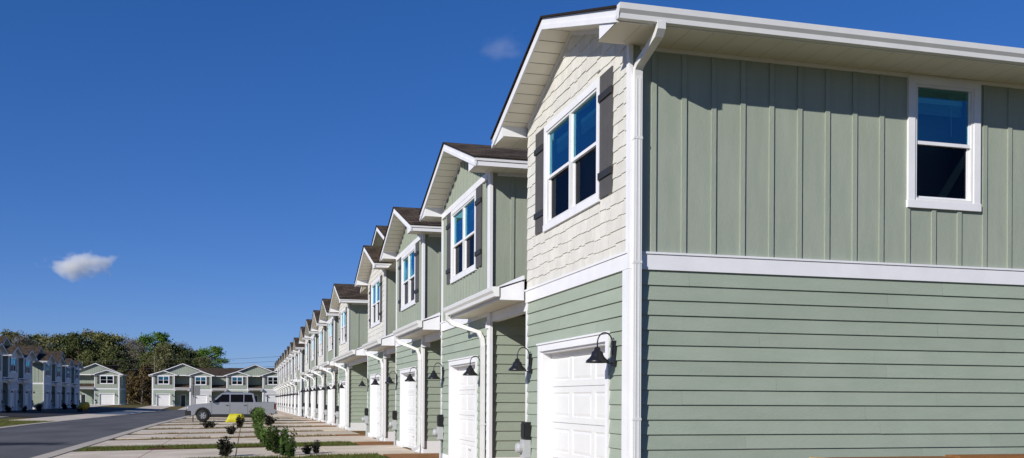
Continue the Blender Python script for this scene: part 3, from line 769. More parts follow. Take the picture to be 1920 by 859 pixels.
# walks to the doors beside the drives
mu = MB()
for c in ALLC:
    if c < 45: sheet(mu, 3.4, 6.6, c+2.34, c+4.95, .02, 3)
    else: sheet(mu, 3.4, 6.6, c+2.34, c+4.95, .02, 3)
tag(mu.build('mulch_bed', mulchM), kind='structure')
soilM = mat('dark_soil', (.045, .025, .012), .95, .1, col2=(.16, .085, .035), nscale=5, bump=.8, bscale=20)
so_ = MB(); pc = None
for c in sorted(ALLC+[41.75]):
    if pc and c > 34: sheet(so_, RX1+.5, 3.35, (pc+c)/2-1.0, (pc+c)/2+1.0, .0, 4)
    pc = c
tag(so_.build('soil_strips', soilM), kind='structure')
# left-hand ground sheet with the houses' shade painted in as near-black; pavement
L_CENT = [101.6+7.35*i for i in range(4)]+[135.6+7.35*i for i in range(4)]
dl = MB(); sheet(dl, -23.9, -15.2, 84, 172, .02, 5); tag(dl.build('house_shade_sheet', mat('painted_house_shade', (.03, .03, .032), .9, .15, col2=(.045, .045, .047), nscale=1)), kind='structure')
dl = MB()
sheet(dl, -15.1, RX0-.35, 72, 162, .03, 5, skirt=.05)
tag(dl.build('driveways', concM), kind='structure')
sw = MB(); sheet(sw, -18.9, -17.4, 30, 83, .05, 6, skirt=.05); tag(sw.build('pavement', kerbM), kind='structure')
# drives of the far buildings
df = MB()
for a, b in ((-17.0, -13.0), (-10.6, -6.6), (-3.9, .1)): sheet(df, a, b, 166.5, 197.9, .03, 6)
sheet(df, -27.2, -23.2, 164, 203, .03, 6)
tag(df.build('driveways', concM), kind='structure')

# ------------------------------------------------------------------ right-hand row
protos = {}
def unit(key, x, y, z, rz, label, group, **kw):
    if key not in protos: protos[key] = make_unit(key, **kw); r = protos[key]
    else: r = copy_tree(protos[key])
    r.location = (x, y, z); r.rotation_euler.z = rz
    return tag(r, label, 'townhouse', group)
FX = 4.5
GR = 'townhouses of the long row along the driveways'
RLAB = ['nearest townhouse, long green side wall and cream shingles around its upper window',
 'second townhouse from the camera in the right row, green battened gable',
 'third townhouse from the camera in the right row, green battened gable',
 'fourth townhouse from the camera in the right row, taller second gable behind',
 'fifth townhouse from the camera in the right row, cream front beyond the wide recess',
 'sixth townhouse from the camera in the right row, green battened upper front',
 'seventh townhouse from the camera in the right row, cream upper front seen edge on',
 'eighth townhouse from the camera in the right row, green upper front seen edge on',
 'ninth townhouse from the camera, last before the dark gap in the right row']
KEYS = ['end_shake', 'batten', 'batten', 'big_shake', 'shake', 'batten', 'shake', 'batten', 'last_shake']
KW = {'end_shake': dict(style='shake', end=True, hw=2.25, ov=.70, rec=2.75, gc=.05, gx=1.48, lampo=.43), 'batten': dict(style='batten'), 'shake': dict(style='shake'),
      'big_shake': dict(style='shake', rec=7.5, big=(0, 5.2, .0, .33), extra_door=True), 'end_batten': dict(style='batten', end=True), 'last_shake': dict(style='shake', rec=.05), 'last_batten': dict(style='batten', rec=.05)}
for c, k, l in zip(R_CENT, KEYS, RLAB):
    unit(k, FX, c, 0, R_(-90), l, GR, **KW[k])
ordn = ['first', 'second', 'third', 'fourth', 'fifth', 'sixth', 'seventh', 'eighth', 'ninth']
for i, c in enumerate(R2_CENT):
    k = 'end_batten' if i == 0 else ('shake' if i % 2 else 'batten')
    unit(k, FX, c, -.18-.02*i, R_(-90), ordn[i]+' townhouse beyond the dark gap in the right row, '+('cream' if i % 2 else 'green')+' front', GR, **KW[k])

# left row (faces +x): mirrored so that its near end is a bay with a full side wall
LKW = {'l_end': dict(style='shake', pale=True, end=True, mirror=True, curtain=True), 'l_mid': dict(style='shake', pale=True, mirror=True, big=(-1.3, 4.9, .9, .42)), 'l_end_big': dict(style='shake', pale=True, end=True, mirror=True, big=(-.6, 4.4, .9, .45)), 'l_plain': dict(style='shake', pale=True, mirror=True, curtain=True), 'l_last': dict(style='shake', pale=True, mirror=True, rec=.05)}
GL = 'townhouses across the street on the left'
ln = ['nearest townhouse of the left row, mostly cut off by the left edge', 'shaded townhouse at the left edge, before the one with the tall gable', 'shaded townhouse near the left edge with a tall gable behind the small one', 'shaded townhouse just left of the sunlit green end wall',
 'townhouse with the sunlit green end wall in the left row', 'shaded townhouse next beyond the one with the sunlit green end wall', 'third shaded townhouse beyond the gap in the left row, tall gable', 'farthest shaded townhouse of the left row, just beyond the yellow mixer']
lk = ['l_end', 'l_plain', 'l_mid', 'l_last', 'l_end_big', 'l_plain', 'l_mid', 'l_last']
for c, k, l in zip(L_CENT, lk, ln):
    unit(k, -24, c, H(-24, c)+.02, R_(90), l, GL, **LKW[k])
# far building facing the camera
DKW = {'d_big': dict(style='batten', end=True, mirror=True, hw=1.95, rec=2.8, big=(-3.35, 5.6, .9, .40), porch_over=0), 'd_mid': dict(style='batten', mirror=True, hw=1.95, rec=2.8, porch_over=0, pale=True),
       'd_big2': dict(style='batten', mirror=True, hw=1.95, rec=2.8, big=(-3.35, 5.6, .9, .40), porch_over=0)}
GD = 'far townhouses facing the camera behind the pickup'
for i, (x, k, l) in enumerate(((-15.0, 'd_big', 'far townhouse at the left end of the building behind the pickup, white garage door'),
        (-8.3, 'd_mid', 'far townhouse second from the left behind the pickup, between the two tall gables'),
        (-1.6, 'd_big2', 'far townhouse behind the pickup cab, under the right tall gable'),
        (5.1, 'd_mid', 'far townhouse partly hidden by the end of the long right row'))):
    unit(k, x, 198, H(x, 198)+.02, 0, l, GD, **DKW[k])
CKW = dict(style='batten', end=True, hw=2.2, rec=3.6, big=(-2.2, 5.2, .9, .42), porch_over=0)
unit('c_end', -25.6, 203, H(-25, 203)-.1, 0, 'townhouse with grey shaded side wall between the left row and the far building', GD, **CKW)

# ------------------------------------------------------------------ lumber against the side wall
def lumber(x0, x1, y0, y1, z0, z1, m, label):
    b = MB(); n = max(1, round((z1-z0)/.045)); r = random.Random(int(x0*10))
    k = max(1, round((y1-y0)/.15)); h = (z1-z0)/n; w = (y1-y0)/k
    for i in range(n):
        for j in range(k):
            e0, e1 = r.uniform(0, .04), r.uniform(0, .04)
            b.box(x0+e0, x1-e1, y0+j*w+.002, y0+(j+1)*w-.002, z0+i*h+.001, z0+(i+1)*h-.001)
    return tag(b.build('lumber_stack', m), label, 'lumber', 'lumber stacked at the side wall')
lumber(6.52, 6.72, 10.35, 10.62, 0, .772, goldM, 'golden boards at the left end of the stacked lumber under the side wall')
lumber(6.74, 8.42, 10.35, 10.62, 0, .768, woodM, 'lower run of red brown boards stacked under the side window')
lumber(8.45, 12.6, 10.35, 10.62, 0, .785, woodM, 'higher run of red brown boards stacked at the right edge')

# ------------------------------------------------------------------ foliage
def leafmat(name, c1, c2, c3, sc=.5):
    m = bpy.data.materials.new(name); m.use_nodes = True; t = m.node_tree; N = t.nodes; L = t.links
    p = N['Principled BSDF']; p.inputs['Roughness'].default_value = .7; p.inputs['Specular IOR Level'].default_value = .2
    tc = N.new('ShaderNodeTexCoord'); n = N.new('ShaderNodeTexNoise'); n.inputs['Scale'].default_value = sc; n.inputs['Detail'].default_value = 4
    oi = N.new('ShaderNodeObjectInfo')
    ad = N.new('ShaderNodeMath'); ad.operation = 'MULTIPLY_ADD'; ad.inputs[1].default_value = .22; L.new(oi.outputs['Random'], ad.inputs[0]); 
    L.new(tc.outputs['Object'], n.inputs['Vector']); L.new(n.outputs[0], ad.inputs[2])
    sb = N.new('ShaderNodeMath'); sb.operation = 'SUBTRACT'; sb.inputs[1].default_value = .11; L.new(ad.outputs[0], sb.inputs[0])
    cr = N.new('ShaderNodeValToRGB'); e = cr.color_ramp.elements; e[0].position = .35; e[0].color = (*c1, 1); e[1].position = .66; e[1].color = (*c3, 1); x = e.new(.5); x.color = (*c2, 1)
    L.new(sb.outputs[0], cr.inputs[0]); L.new(cr.outputs[0], p.inputs['Base Color']); return m
leafs = {'dark': leafmat('dark_evergreen_leaves', (.04, .052, .016), (.085, .10, .032), (.16, .165, .055)),
         'olive': leafmat('olive_leaves', (.085, .085, .032), (.15, .15, .06), (.24, .225, .11)),
         'bright': leafmat('bright_pine_needles', (.045, .09, .014), (.08, .16, .024), (.12, .21, .035)),
         'brown': leafmat('brown_vine_leaves', (.07, .045, .018), (.13, .09, .035), (.19, .14, .06)),
         'grey': leafmat('bare_grey_twigs', (.13, .11, .085), (.18, .155, .125), (.22, .19, .15)),
         'shrub': leafmat('shrub_leaves', (.025, .05, .010), (.055, .105, .018), (.11, .18, .035), 5),
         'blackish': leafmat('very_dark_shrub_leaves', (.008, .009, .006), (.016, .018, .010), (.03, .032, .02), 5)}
barkM = mat('bark', (.09, .07, .055), .95, .1, col2=(.16, .13, .10), nscale=2)
def make_tree(name, kind, h, cr, crz, nclump, leaf, seed, ls=.42, low=.3, flat=.75, per=110, lab=None):
    r = random.Random(seed); root = empty(name)
    tr = MB(); lean = (r.uniform(-.5, .5), r.uniform(-.3, .3))
    top = (lean[0], lean[1], h*.85)
    pts = [(lean[0]*t, lean[1]*t, h*.85*t-.3) for t in (0, .25, .5, .75, 1)]
    tr.tube(pts, [.30, .24, .19, .12, .05], 7)
    cents = []
    lo = h*low
    for i in range(nclump):
        a = r.uniform(0, 6.28); zt = r.random()**.8
        z = lo+(h-lo)*zt; prof = math.sin(math.pi*min(1, .12+.88*(1-(zt-.35)**2*1.6)) / 2) if kind != 'pine' else (1-.55*abs(zt-.55))
        rr = cr*max(.25, prof)*(.35+.65*math.sqrt(r.random()))*(1-.5*max(0, zt-.7)/.3)
        c = Vector((lean[0]*zt+rr*math.cos(a), lean[1]*zt+rr*math.sin(a), z)); cents.append(c)
        st = Vector((lean[0]*zt, lean[1]*zt, max(lo*.7, z-rr*.6)))
        mid = (st+c)/2+Vector((0, 0, -.2))
        tr.tube([st, mid, c], [.09, .06, .02], 5, cap=False)
    tr.build('trunk', barkM, root)
    lf = MB()
    for c in cents:
        s = r.uniform(.7, 1.35)*crz
        for k in range(per):
            d = Vector((r.gauss(0, 1), r.gauss(0, 1), r.gauss(0, flat)))
            d = d.normalized()*(abs(r.gauss(.75, .28)))
            p = c+Vector((d.x*s, d.y*s, d.z*s*flat))
            if p.z < .1: continue
            q = Vector((r.gauss(0, 1), r.gauss(0, 1), r.gauss(0, 1))).normalized(); w = q.orthogonal().normalized(); u = q.cross(w)
            l = ls*r.uniform(.5, 1.2)
            if leaf == 'grey': w = w*.12; l *= 1.6
            lf.quad(p-w*l*.5, p+u*l*.35, p+w*l*.5, p-u*l*.35)
    lf.build('crown', leafs[leaf], root)
    return root
tp = {
 'evergreen_tree': make_tree('evergreen_tree', 'oak', 14.3, 4.3, 1.3, 62, 'dark', 11, per=140),
 'olive_tree': make_tree('broadleaf_tree', 'oak', 15, 4.2, 1.3, 60, 'olive', 12, per=130),
 'pine_tree': make_tree('pine_tree', 'pine', 17, 5.0, 1.4, 62, 'bright', 13, low=.36, flat=.6, per=150),
 'bare_tree': make_tree('bare_tree', 'oak', 15, 3.6, 1.4, 44, 'grey', 14, per=110),
 'vine_tree': make_tree('vine_covered_tree', 'oak', 8.5, 3.2, 1.1, 34, 'brown', 15, low=.05)}
used = set()
def at(px, zd, z=None):
    lat = (px-960)/1863*zd
    return (lat*math.cos(R_(15))+zd*math.sin(R_(15)), zd*math.cos(R_(15))-lat*math.sin(R_(15)))
TL = []
def tree(kind, px, zd, sc, label, sz=None):
    x, y = at(px, zd)
    r = tp[kind] if kind not in used else copy_tree(tp[kind]); used.add(kind)
    r.location = (x, y, H(x, y)-.1); r.rotation_euler.z = random.Random(px*7+int(zd)).uniform(0, 6.28); s = sc; r.scale = (s, s, sz or s)
    tag(r, label, 'tree', 'trees behind the houses'); return r
rt = random.Random(77)
front_row = [('evergreen_tree', -12, 232, 1.05), ('olive_tree', 22, 236, 1.1), ('bare_tree', 48, 228, 1.02), ('evergreen_tree', 66, 240, 1.12), ('olive_tree', 96, 234, 1.02),
 ('evergreen_tree', 122, 244, 1.12), ('evergreen_tree', 147, 232, 1.1), ('olive_tree', 172, 240, 1.12), ('evergreen_tree', 196, 236, 1.12), ('olive_tree', 222, 244, 1.08),
 ('bare_tree', 244, 232, 1.0), ('olive_tree', 262, 246, 1.02), ('pine_tree', 290, 240, 1.0), ('evergreen_tree', 312, 236, .98), ('bare_tree', 340, 246, 1.0), ('evergreen_tree', 346, 238, .92), ('olive_tree', 368, 242, .86),
 ('pine_tree', 396, 240, .82), ('evergreen_tree', 380, 232, .76), ('vine_tree', 266, 216, .95), ('olive_tree', 306, 226, .86), ('vine_tree', 240, 222, .8), ('evergreen_tree', 428, 250, .60), ('evergreen_tree', 214, 226, .85), ('evergreen_tree', 284, 230, .8),
 ('evergreen_tree', 90, 222, .8), ('evergreen_tree', 4, 222, .85), ('evergreen_tree', 170, 226, .8), ('evergreen_tree', 336, 226, .72)]
desc = {'evergreen_tree': 'dark green evergreen tree', 'olive_tree': 'olive brown broadleaf tree', 'pine_tree': 'bright green pine tree', 'bare_tree': 'bare grey twigged tree', 'vine_tree': 'low brown vine covered tree'}
cnt = {}
for k, px, zd, s in sorted(front_row, key=lambda q: q[1]):
    cnt[k] = cnt.get(k, 0)+1
def where(px):
    if px < 60: return 'above the leftmost roofs'
    if px < 150: return 'above the roofs of the left row'
    if px < 245: return 'behind the grey sided townhouse'
    if px < 283: return 'between the far buildings'
    return 'behind the twin gabled building'
num = {}
WO = ['leftmost', 'second', 'third', 'fourth', 'fifth', 'sixth', 'seventh', 'eighth', 'ninth', 'tenth', 'eleventh', 'twelfth', 'thirteenth', 'fourteenth', 'fifteenth', 'sixteenth', 'seventeenth', 'eighteenth']
for k, px, zd, s in sorted(front_row, key=lambda q: q[1]):
    i = num.get(k, 0); num[k] = i+1
    o_ = WO[i] if i == 0 else WO[i]+' from the left'
    if cnt[k] == i+1 and i > 0: o_ = 'rightmost'
    tree(k, px, zd, s, '%s, %s such, %s' % (desc[k], o_, where(px)))
# far wood reading as one mass behind the trees
uw = MB(); r = random.Random(8)
for i in range(16000):
    px = r.uniform(-60, 372); zd = r.uniform(246, 262); x, y = at(px, zd)
    hmx = (12.5 if px < 330 else 8)*(1+.25*noise.noise(Vector((px*.05, 3, 1)))); z = r.uniform(0, hmx)
    p = Vector((x, y, z)); q = Vector((r.gauss(0, 1), r.gauss(0, 1), r.gauss(0, 1))).normalized(); w = q.orthogonal().normalized(); u = q.cross(w); l = r.uniform(.6, 1.3)
    uw.quad(p-w*l*.5, p+u*l*.4, p+w*l*.5, p-u*l*.4)
tag(uw.build('undergrowth', leafs['dark']), 'dark undergrowth massed between the trunks of the far wood', 'undergrowth', kind='stuff')

# shrubs
def make_shrub(leaf, seed, h=.75, w=.38, nst=16):
    r = random.Random(seed); root = empty('shrub')
    st = MB(); lf = MB()
    for i in range(nst):
        a = r.uniform(0, 6.28); rr = r.uniform(.1, 1)*w; hh = h*r.uniform(.55, 1.0)
        p0 = Vector((.04*math.cos(a), .04*math.sin(a), -.03)); p1 = Vector((rr*math.cos(a)*.5, rr*math.sin(a)*.5, hh*.5)); p2 = Vector((rr*math.cos(a), rr*math.sin(a), hh))
        st.tube([p0, p1, p2], [.012, .008, .003], 4, cap=False)
        for k in range(46):
            t = r.uniform(.12, 1.05); p = p0.lerp(p1, t*2) if t < .5 else p1.lerp(p2, (t-.5)*2)
            d = Vector((r.gauss(0, 1), r.gauss(0, 1), r.gauss(.3, .8))).normalized(); l = r.uniform(.06, .13)
            sdir = d.orthogonal().normalized()*l*.22; p = p+d*.01
            lf.quad(p, p+d*l*.5+sdir, p+d*l, p+d*l*.5-sdir)
    st.build('stem', barkM, root); lf.build('foliage', leafs[leaf], root); return root
sh = {'shrub': make_shrub('shrub', 1), 'blackish': make_shrub('blackish', 2, .55, .38, 12)}
shu = set()
def shrub(kind, x, y, s, label, group, sz=None):
    r_ = sh[kind] if kind not in shu else copy_tree(sh[kind]); shu.add(kind)
    r_.location = (x, y, H(x, y)+.0); r_.scale = (s, s, sz or s); r_.rotation_euler.z = random.Random(int(x*31+y*17)).uniform(0, 6); tag(r_, label, 'shrub', group)
hedge = [(1.08, 25.0, .7), (.95, 26.0, .92), (.80, 27.0, .92), (.66, 28.6, .9), (.60, 31.0, .72), (.52, 33.6, .7), (.5, 36.4, .8), (.45, 39.0, .8), (.45, 42.0, .9), (.55, 45.2, 1.1), (.5, 48.5, 1.1), (.7, 52.2, 1.2), (.6, 56.5, 1.2), (.9, 61.0, 1.2)]
ow = ['nearest', 'second nearest', 'third nearest', 'fourth nearest', 'fifth nearest', 'sixth nearest', 'seventh nearest', 'eighth nearest', 'ninth nearest', 'tenth nearest', 'eleventh nearest', 'twelfth nearest', 'thirteenth nearest', 'farthest']
for i, (x, y, s) in enumerate(hedge): shrub('shrub', x, y, s, ow[i]+' leafy green shrub of the line crossing the driveways', 'green shrubs in a line across the driveways')
for (px, py, s, l) in ((421, 858, .95, 'dark spiky shrub on the nearest driveway left of the green shrubs'), (577, 855, .55, 'low dark plant right of the green shrubs, beside the spiky one'), (594, 853, .65, 'dark spiky plant on the soil right of the green shrubs'),
        (433, 816, .8, 'small dark shrub between the spiky shrub and the pickup'), (449, 803, 1.15, 'dark shrub in front of the pickup doors'), (388, 803, .8, 'low dark plant in front of the pickup front wheel'), (397, 803, .7, 'dark low plant just right of the one by the front wheel'),
        (504, 800, 1.2, 'dark plant behind the pickup tail beside the shrub line')):
    zd = 1.52*1863/(py-746); x, y = at(px, zd); shrub('blackish', x, y, s, l, 'dark young plants between the driveways')
# shrubs against the left houses
for i, (y, s) in enumerate(((102.6, 1.3), (109.9, 1.2), (117.3, 1.5), (132.6, 1.6), (139.7, 1.5), (147, 1.4))):
    shrub('blackish', -21.6, y, s, ['leftmost dark shrub in the shade of the left row', 'dark shrub second from the left in the shade of the left row', 'dark shrub left of the sunlit green end wall', 'dark shrub right of the sunlit green end wall', 'dark shrub left of the yellow mixer', 'dark shrub behind the yellow mixer'][i], 'dark shrubs before the left row')

# grass tufts on the strips
def grass(name, regions, n, seed, cols, label):
    r = random.Random(seed); b = MB(); tot = sum((x1-x0)*(y1-y0) for x0, x1, y0, y1 in regions)
    for (x0, x1, y0, y1) in regions:
        for i in range(int(n*(x1-x0)*(y1-y0)/tot)):
            x, y = r.uniform(x0, x1), r.uniform(y0, y1)
            if noise.noise(Vector((x*.6, y*.6, seed))) < -.22: continue
            z = H(x, y)-.02; h = r.uniform(.04, .11); a = r.uniform(0, 6.28); w = .012
            dx, dy = math.cos(a)*w, math.sin(a)*w; lx, ly = r.uniform(-.03, .03), r.uniform(-.03, .03)
            b.quad((x-dx, y-dy, z), (x+dx, y+dy, z), (x+lx, y+ly, z+h))
    return tag(b.build(name, leafmat(name+'_blades', *cols, 1.5)), label, 'grass', kind='stuff')
regs = []
regs = [(-4.7, 3.3, 30.6, 33.2), (-4.7, 3.3, 23.2, 25.8)]
grass('grass', regs, 52000, 4, ((.10, .075, .02), (.09, .10, .022), (.075, .115, .02)), 'short green and straw coloured grass on the strips between driveways')
sreg = [(-4.7, 3.3, a+2.55, b-2.55) for a, b in zip(R_CENT[4:], R_CENT[5:])]+[(-4.7, 3.3, 38.15, 39.95), (-4.7, 3.3, 43.8, 45.3)]
grass('grass', sreg, 24000, 6, ((.20, .13, .05), (.15, .11, .04), (.10, .10, .025)), 'dry straw coloured grass on the narrow strips between the farther driveways')
grass('grass', [(-17.3, -12.1, 42, 71.5)], 42000, 5, ((.13, .12, .03), (.12, .13, .03), (.10, .12, .03)), 'sunlit short grass on the verge across the street')

# ------------------------------------------------------------------ pickup truck
silverM = mat('silver_truck_paint', (.36, .365, .38), .2, .6, metal=.45)
tglassM = mat('dark_truck_glass', (.004, .004, .005), .35, .12)
tyreM = mat('tyre_rubber', (.018, .018, .019), .8)
rimM = mat('alloy_rim', (.38, .38, .39), .35, .5, metal=.6)
plasM = mat('black_plastic', (.02, .02, .022), .6)
tailM = mat('red_tail_lamp', (.3, .02, .02), .2)
lampM = mat('clear_headlamp', (.6, .6, .6), .1)
chromeM = mat('chrome', (.6, .6, .62), .15, .6, metal=.9)
def pickup(x, y, z, rz):
    t = empty('pickup_truck', (x, y, z), rz); hwid = .97
    def arch(cx, r=.50, n=9): return [(cx+r*math.cos(math.pi*(1-k/(n-1))), .42+r*math.sin(math.pi*(1-k/(n-1)))) for k in range(n)]
    # local: nose at x=0, tail at 5.75
    low = [(.06, .55), (.10, .45), (.46, .42)]+arch(1.03)[1:-1]+[(1.58, .40), (4.0, .40)]+arch(4.55)[1:-1]+[(5.1, .46), (5.70, .52), (5.72, .62)]
    top = [(5.74, 1.22), (5.70, 1.28), (3.98, 1.27), (3.95, 1.26), (1.85, 1.24), (1.45, 1.20), (.35, 1.10), (.12, 1.02), (.04, .85)]
    prof = low+top
    b = MB(); n = len(prof); rings = []
    for (yy, sx, sz) in ((-hwid, .97, .0), (-hwid+.03, 1, 1), (hwid-.03, 1, 1), (hwid, .97, .0)):
        i = len(b.v); rings.append(i)
        for px, pz in prof:
            if sz == 0: px = 2.88+(px-2.88)*.992; pz = .85+(pz-.85)*.965
            b.v.append((px, yy, pz))
    for a, c in zip(rings, rings[1:]):
        for k in range(n): b.f.append((a+k, a+(k+1) % n, c+(k+1) % n, c+k))
    b.f.append(tuple(rings[0]+k for k in range(n))); b.f.append(tuple(rings[3]+k for k in range(n))[::-1])
    bo = b.build('body', silverM, t, recalc=True)
    # cab
    c = MB(); base = [(1.80, 1.23), (3.97, 1.25)]; 
    P0 = [(1.45, 1.20), (2.22, 1.80), (2.42, 1.86), (4.05, 1.86), (4.27, 1.81), (4.42, 1.24)]
    r0 = len(c.v)
    for yy, k in ((-1, 0), (-1, 1), (1, 1), (1, 0)):
        for (px, pz) in P0:
            sg_ = -1 if yy < 0 else 1; ys_ = .935-(pz-1.2)*.2
            c.v.append((px, sg_*(ys_ if k == 0 else ys_-.10), pz if k == 0 else pz+(.03 if pz > 1.3 else 0)))
    m = len(P0)
    for a in range(3):
        for k in range(m): c.f.append((r0+a*m+k, r0+a*m+(k+1) % m, r0+(a+1)*m+(k+1) % m, r0+(a+1)*m+k))
    c.f.append(tuple(r0+k for k in range(m))); c.f.append(tuple(r0+3*m+k for k in range(m))[::-1])
    c.build('cab', silverM, t, recalc=True)
    def sg(pts, side):     # glass on the sloped cab side
        g = MB(); q = []
        for px, pz in pts:
            yy = .935-(pz-1.2)*.2+.008; q.append((px, side*yy, pz))
        g.quad(*q); return g
    for s_ in (-1, 1):
        for pts in (([(1.72, 1.27), (2.72, 1.27), (2.72, 1.76), (2.27, 1.76)]), ([(2.80, 1.27), (3.62, 1.27), (3.62, 1.76), (2.80, 1.76)]), ([(3.68, 1.27), (4.28, 1.27), (4.17, 1.76), (3.68, 1.76)])):
            sg(pts, s_).build('side_window', tglassM, t)
        d = MB(); 
        for xx in (1.6, 2.76, 3.9): d.box(xx-.006, xx+.006, s_*.972-.004, s_*.972+.004, .52, 1.2)
        d.build('door_gap', plasM, t)
        for xx in (2.6, 3.75):
            h = MB(); h.box(xx-.09, xx+.09, s_*.985-.015, s_*.985+.015, 1.04, 1.08); h.build('handle', plasM, t)
        mi = MB(); mi.box(1.66, 1.82, s_*1.03-.13, s_*1.03+.13, 1.22, 1.44); mi.build('mirror', plasM, t, bevel=.03)
        for cx in (1.03, 4.55):
            fl = MB(); pts = arch(cx, .47); 
            fl.tube([(px, s_*.955, pz) for px, pz in pts], .06, 6); fl.build('wheel_arch', plasM, t)
            w = MB(); w.lathe([(.22, -.13), (.36, -.135), (.40, -.10), (.41, 0), (.40, .10), (.36, .135), (.22, .13)], (cx, s_*.84, .41), 'Y', 28)
            wo_ = w.build('wheel', tyreM, t, smooth=True)
            rm = MB(); yo = s_*.125
            rm.lathe([(.001, yo*.6), (.06, yo*.75), (.06, yo*.5), (.20, yo*.35), (.23, yo), (.245, yo)], (cx, s_*.84, .41), 'Y', 28)
            for q in range(6):
                a = q*math.pi/3; dx, dz = math.cos(a), math.sin(a)
                rm.tube([(cx+dx*.05, s_*.84+yo*.75, .41+dz*.05), (cx+dx*.225, s_*.84+yo*.85, .41+dz*.225)], .028, 5)
            rm.build('rim', rimM, wo_)
        hl = MB(); hl.box(.02, .30, s_*.80-.14, s_*.80+.175, .82, .98); hl.build('headlight', lampM, t, bevel=.02)
        tl = MB(); tl.box(5.62, 5.755, s_*.88-.09, s_*.88+.095, .82, 1.2); tl.build('tail_light', tailM, t, bevel=.01)
        rn = MB(); rn.box(1.58, 4.0, s_*.985-.03, s_*.985+.03, .34, .50); rn.build('running_board', plasM, t)
    g = MB(); g.quad((1.50, -.82, 1.25), (1.50, .82, 1.25), (2.19, .72, 1.79), (2.19, -.72, 1.79)); 
    g.v = [(a-.012, b_, c_+.012) for a, b_, c_ in g.v]; g.build('windscreen', tglassM, t)
    g = MB(); g.quad((4.36, -.75, 1.32), (4.36, .75, 1.32), (4.21, .68, 1.77), (4.21, -.68, 1.77)); g.v = [(a+.012, b_, c_+.005) for a, b_, c_ in g.v]; g.build('rear_window', tglassM, t)
    bp = MB(); bp.box(-.10, .30, -.985, .985, .40, .72); bp.build('front_bumper', plasM, t, bevel=.04)
    bp = MB(); bp.box(5.68, 5.88, -.90, .90, .50, .68); bp.build('rear_bumper', chromeM, t, bevel=.03)
    gl = MB(); gl.box(-.01, .08, -.62, .62, .72, 1.0)
    for k in range(4): gl.box(-.03, .0, -.6, .6, .75+k*.065, .775+k*.065)
    gl.build('grille', plasM, t)
    bed = MB(); bed.box(4.45, 5.62, -.80, .80, 1.262, 1.285); bed.build('bed_cover', plasM, t)
    rk = MB()
    for yy in (-.62, .62): rk.tube([(2.75, yy, 1.9), (3.6, yy, 1.9)], .02, 6)
    rk.build('roof_rail', plasM, t)
    un = MB(); un.box(.6, 5.2, -.7, .7, .30, .55); un.build('underbody', plasM, t)
    return tag(t, 'silver crew cab pickup parked across a driveway, nose towards the street', 'pickup')
ptz = H(-1, 65.2)
pk = pickup(-3.55, 65.6, H(-1, 65.6)+.03, 0); pk.scale = (.94, .94, .98)

# sign seen from the back, on its post
sgx, sgy = at(362, 62)
s = empty('road_sign', (sgx, sgy, H(sgx, sgy)))
b = MB(); b.tube([(0, 0, -.2), (0, 0, 2.35)], .03, 8); b.build('post', plasM, s)
b = MB(); b.box(-.30, .30, -.035, -.02, 1.75, 2.35) if False else b.box(-.12, .42, -.012, .012, 1.72, 2.32); b.build('sign_plate', mat('grey_sign_back', (.16, .165, .17), .6, .3), s, bevel=.005)
b = MB(); b.box(-.10, .40, .03, .05, 2.14, 2.17); b.box(-.10, .40, .03, .05, 1.86, 1.89); b.build('bracket', plasM, s)
tag(s, 'grey backed square sign on a dark post left of the pickup hood', 'sign')

# yellow tarp heap before the pickup
yM = mat('yellow_tarp', (.42, .39, .015), .6, .3, col2=(.52, .46, .03), nscale=3)
x, y = at(441, 61.5); b = MB(); r = random.Random(2)
nx, ny = 16, 10
for j in range(ny+1):
    for i in range(nx+1):
        u, v = i/nx, j/ny; xx = -.62+1.24*u; yy = -.4+.8*v
        e = min(1, u/.22)*min(1, (1-u)/.07)*min(1, v/.15)*min(1, (1-v)/.15)
        b.v.append((xx, yy, e*.56*(1+.06*noise.noise(Vector((u*4, v*4, 0))))+.03*noise.noise(Vector((u*9, v*9, 5)))*e))
for j in range(ny):
    for i in range(nx): a = j*(nx+1)+i; b.f.append((a, a+1, a+nx+2, a+nx+1))
o = b.build('tarp', yM, smooth=True); o.location = (x, y, H(x, y)+.03); o.rotation_euler.z = R_(-12); o.scale = (.88, .88, .9)
md = o.modifiers.new('s', 'SOLIDIFY'); md.thickness = .01
tag(o, 'bright yellow tarp heap on the ground in front of the pickup doors', 'tarp')

# yellow cement mixer in the shade on the left
x, y = at(157, 112); s = empty('cement_mixer', (x, y, H(x, y)), R_(20)); orM = mat('orange_yellow_paint', (.62, .36, .02), .45, .4)
b = MB(); b.lathe([(.001, -.50), (.24, -.48), (.44, -.25), (.47, .05), (.36, .38), (.22, .55), (.20, .55), (.3, .36), (.001, .2)], (0, 0, 0), 'X', 22)
d = b.build('drum', orM, s, smooth=True); d.location = (0, 0, .62); d.rotation_euler = (0, R_(-24), 0); d.scale = (1.15, 1, 1)
b = MB(); b.tube([(-.45, -.35, .0), (-.1, -.35, .62), (.35, -.35, .0)], .03, 6); b.tube([(-.45, .35, .0), (-.1, .35, .62), (.35, .35, .0)], .03, 6); b.tube([(-.45, -.35, .1), (-.45, .35, .1)], .03, 6); b.build('stand', plasM, s)
for q in (-.4, .4):
    b = MB(); b.lathe([(.001, -.04), (.18, -.04), (.2, 0), (.18, .04), (.001, .04)], (-.4, q, .2), 'Y', 16); b.build('wheel', tyreM, s)
tag(s, 'yellow cement mixer drum in the shade before the left row', 'cement mixer')

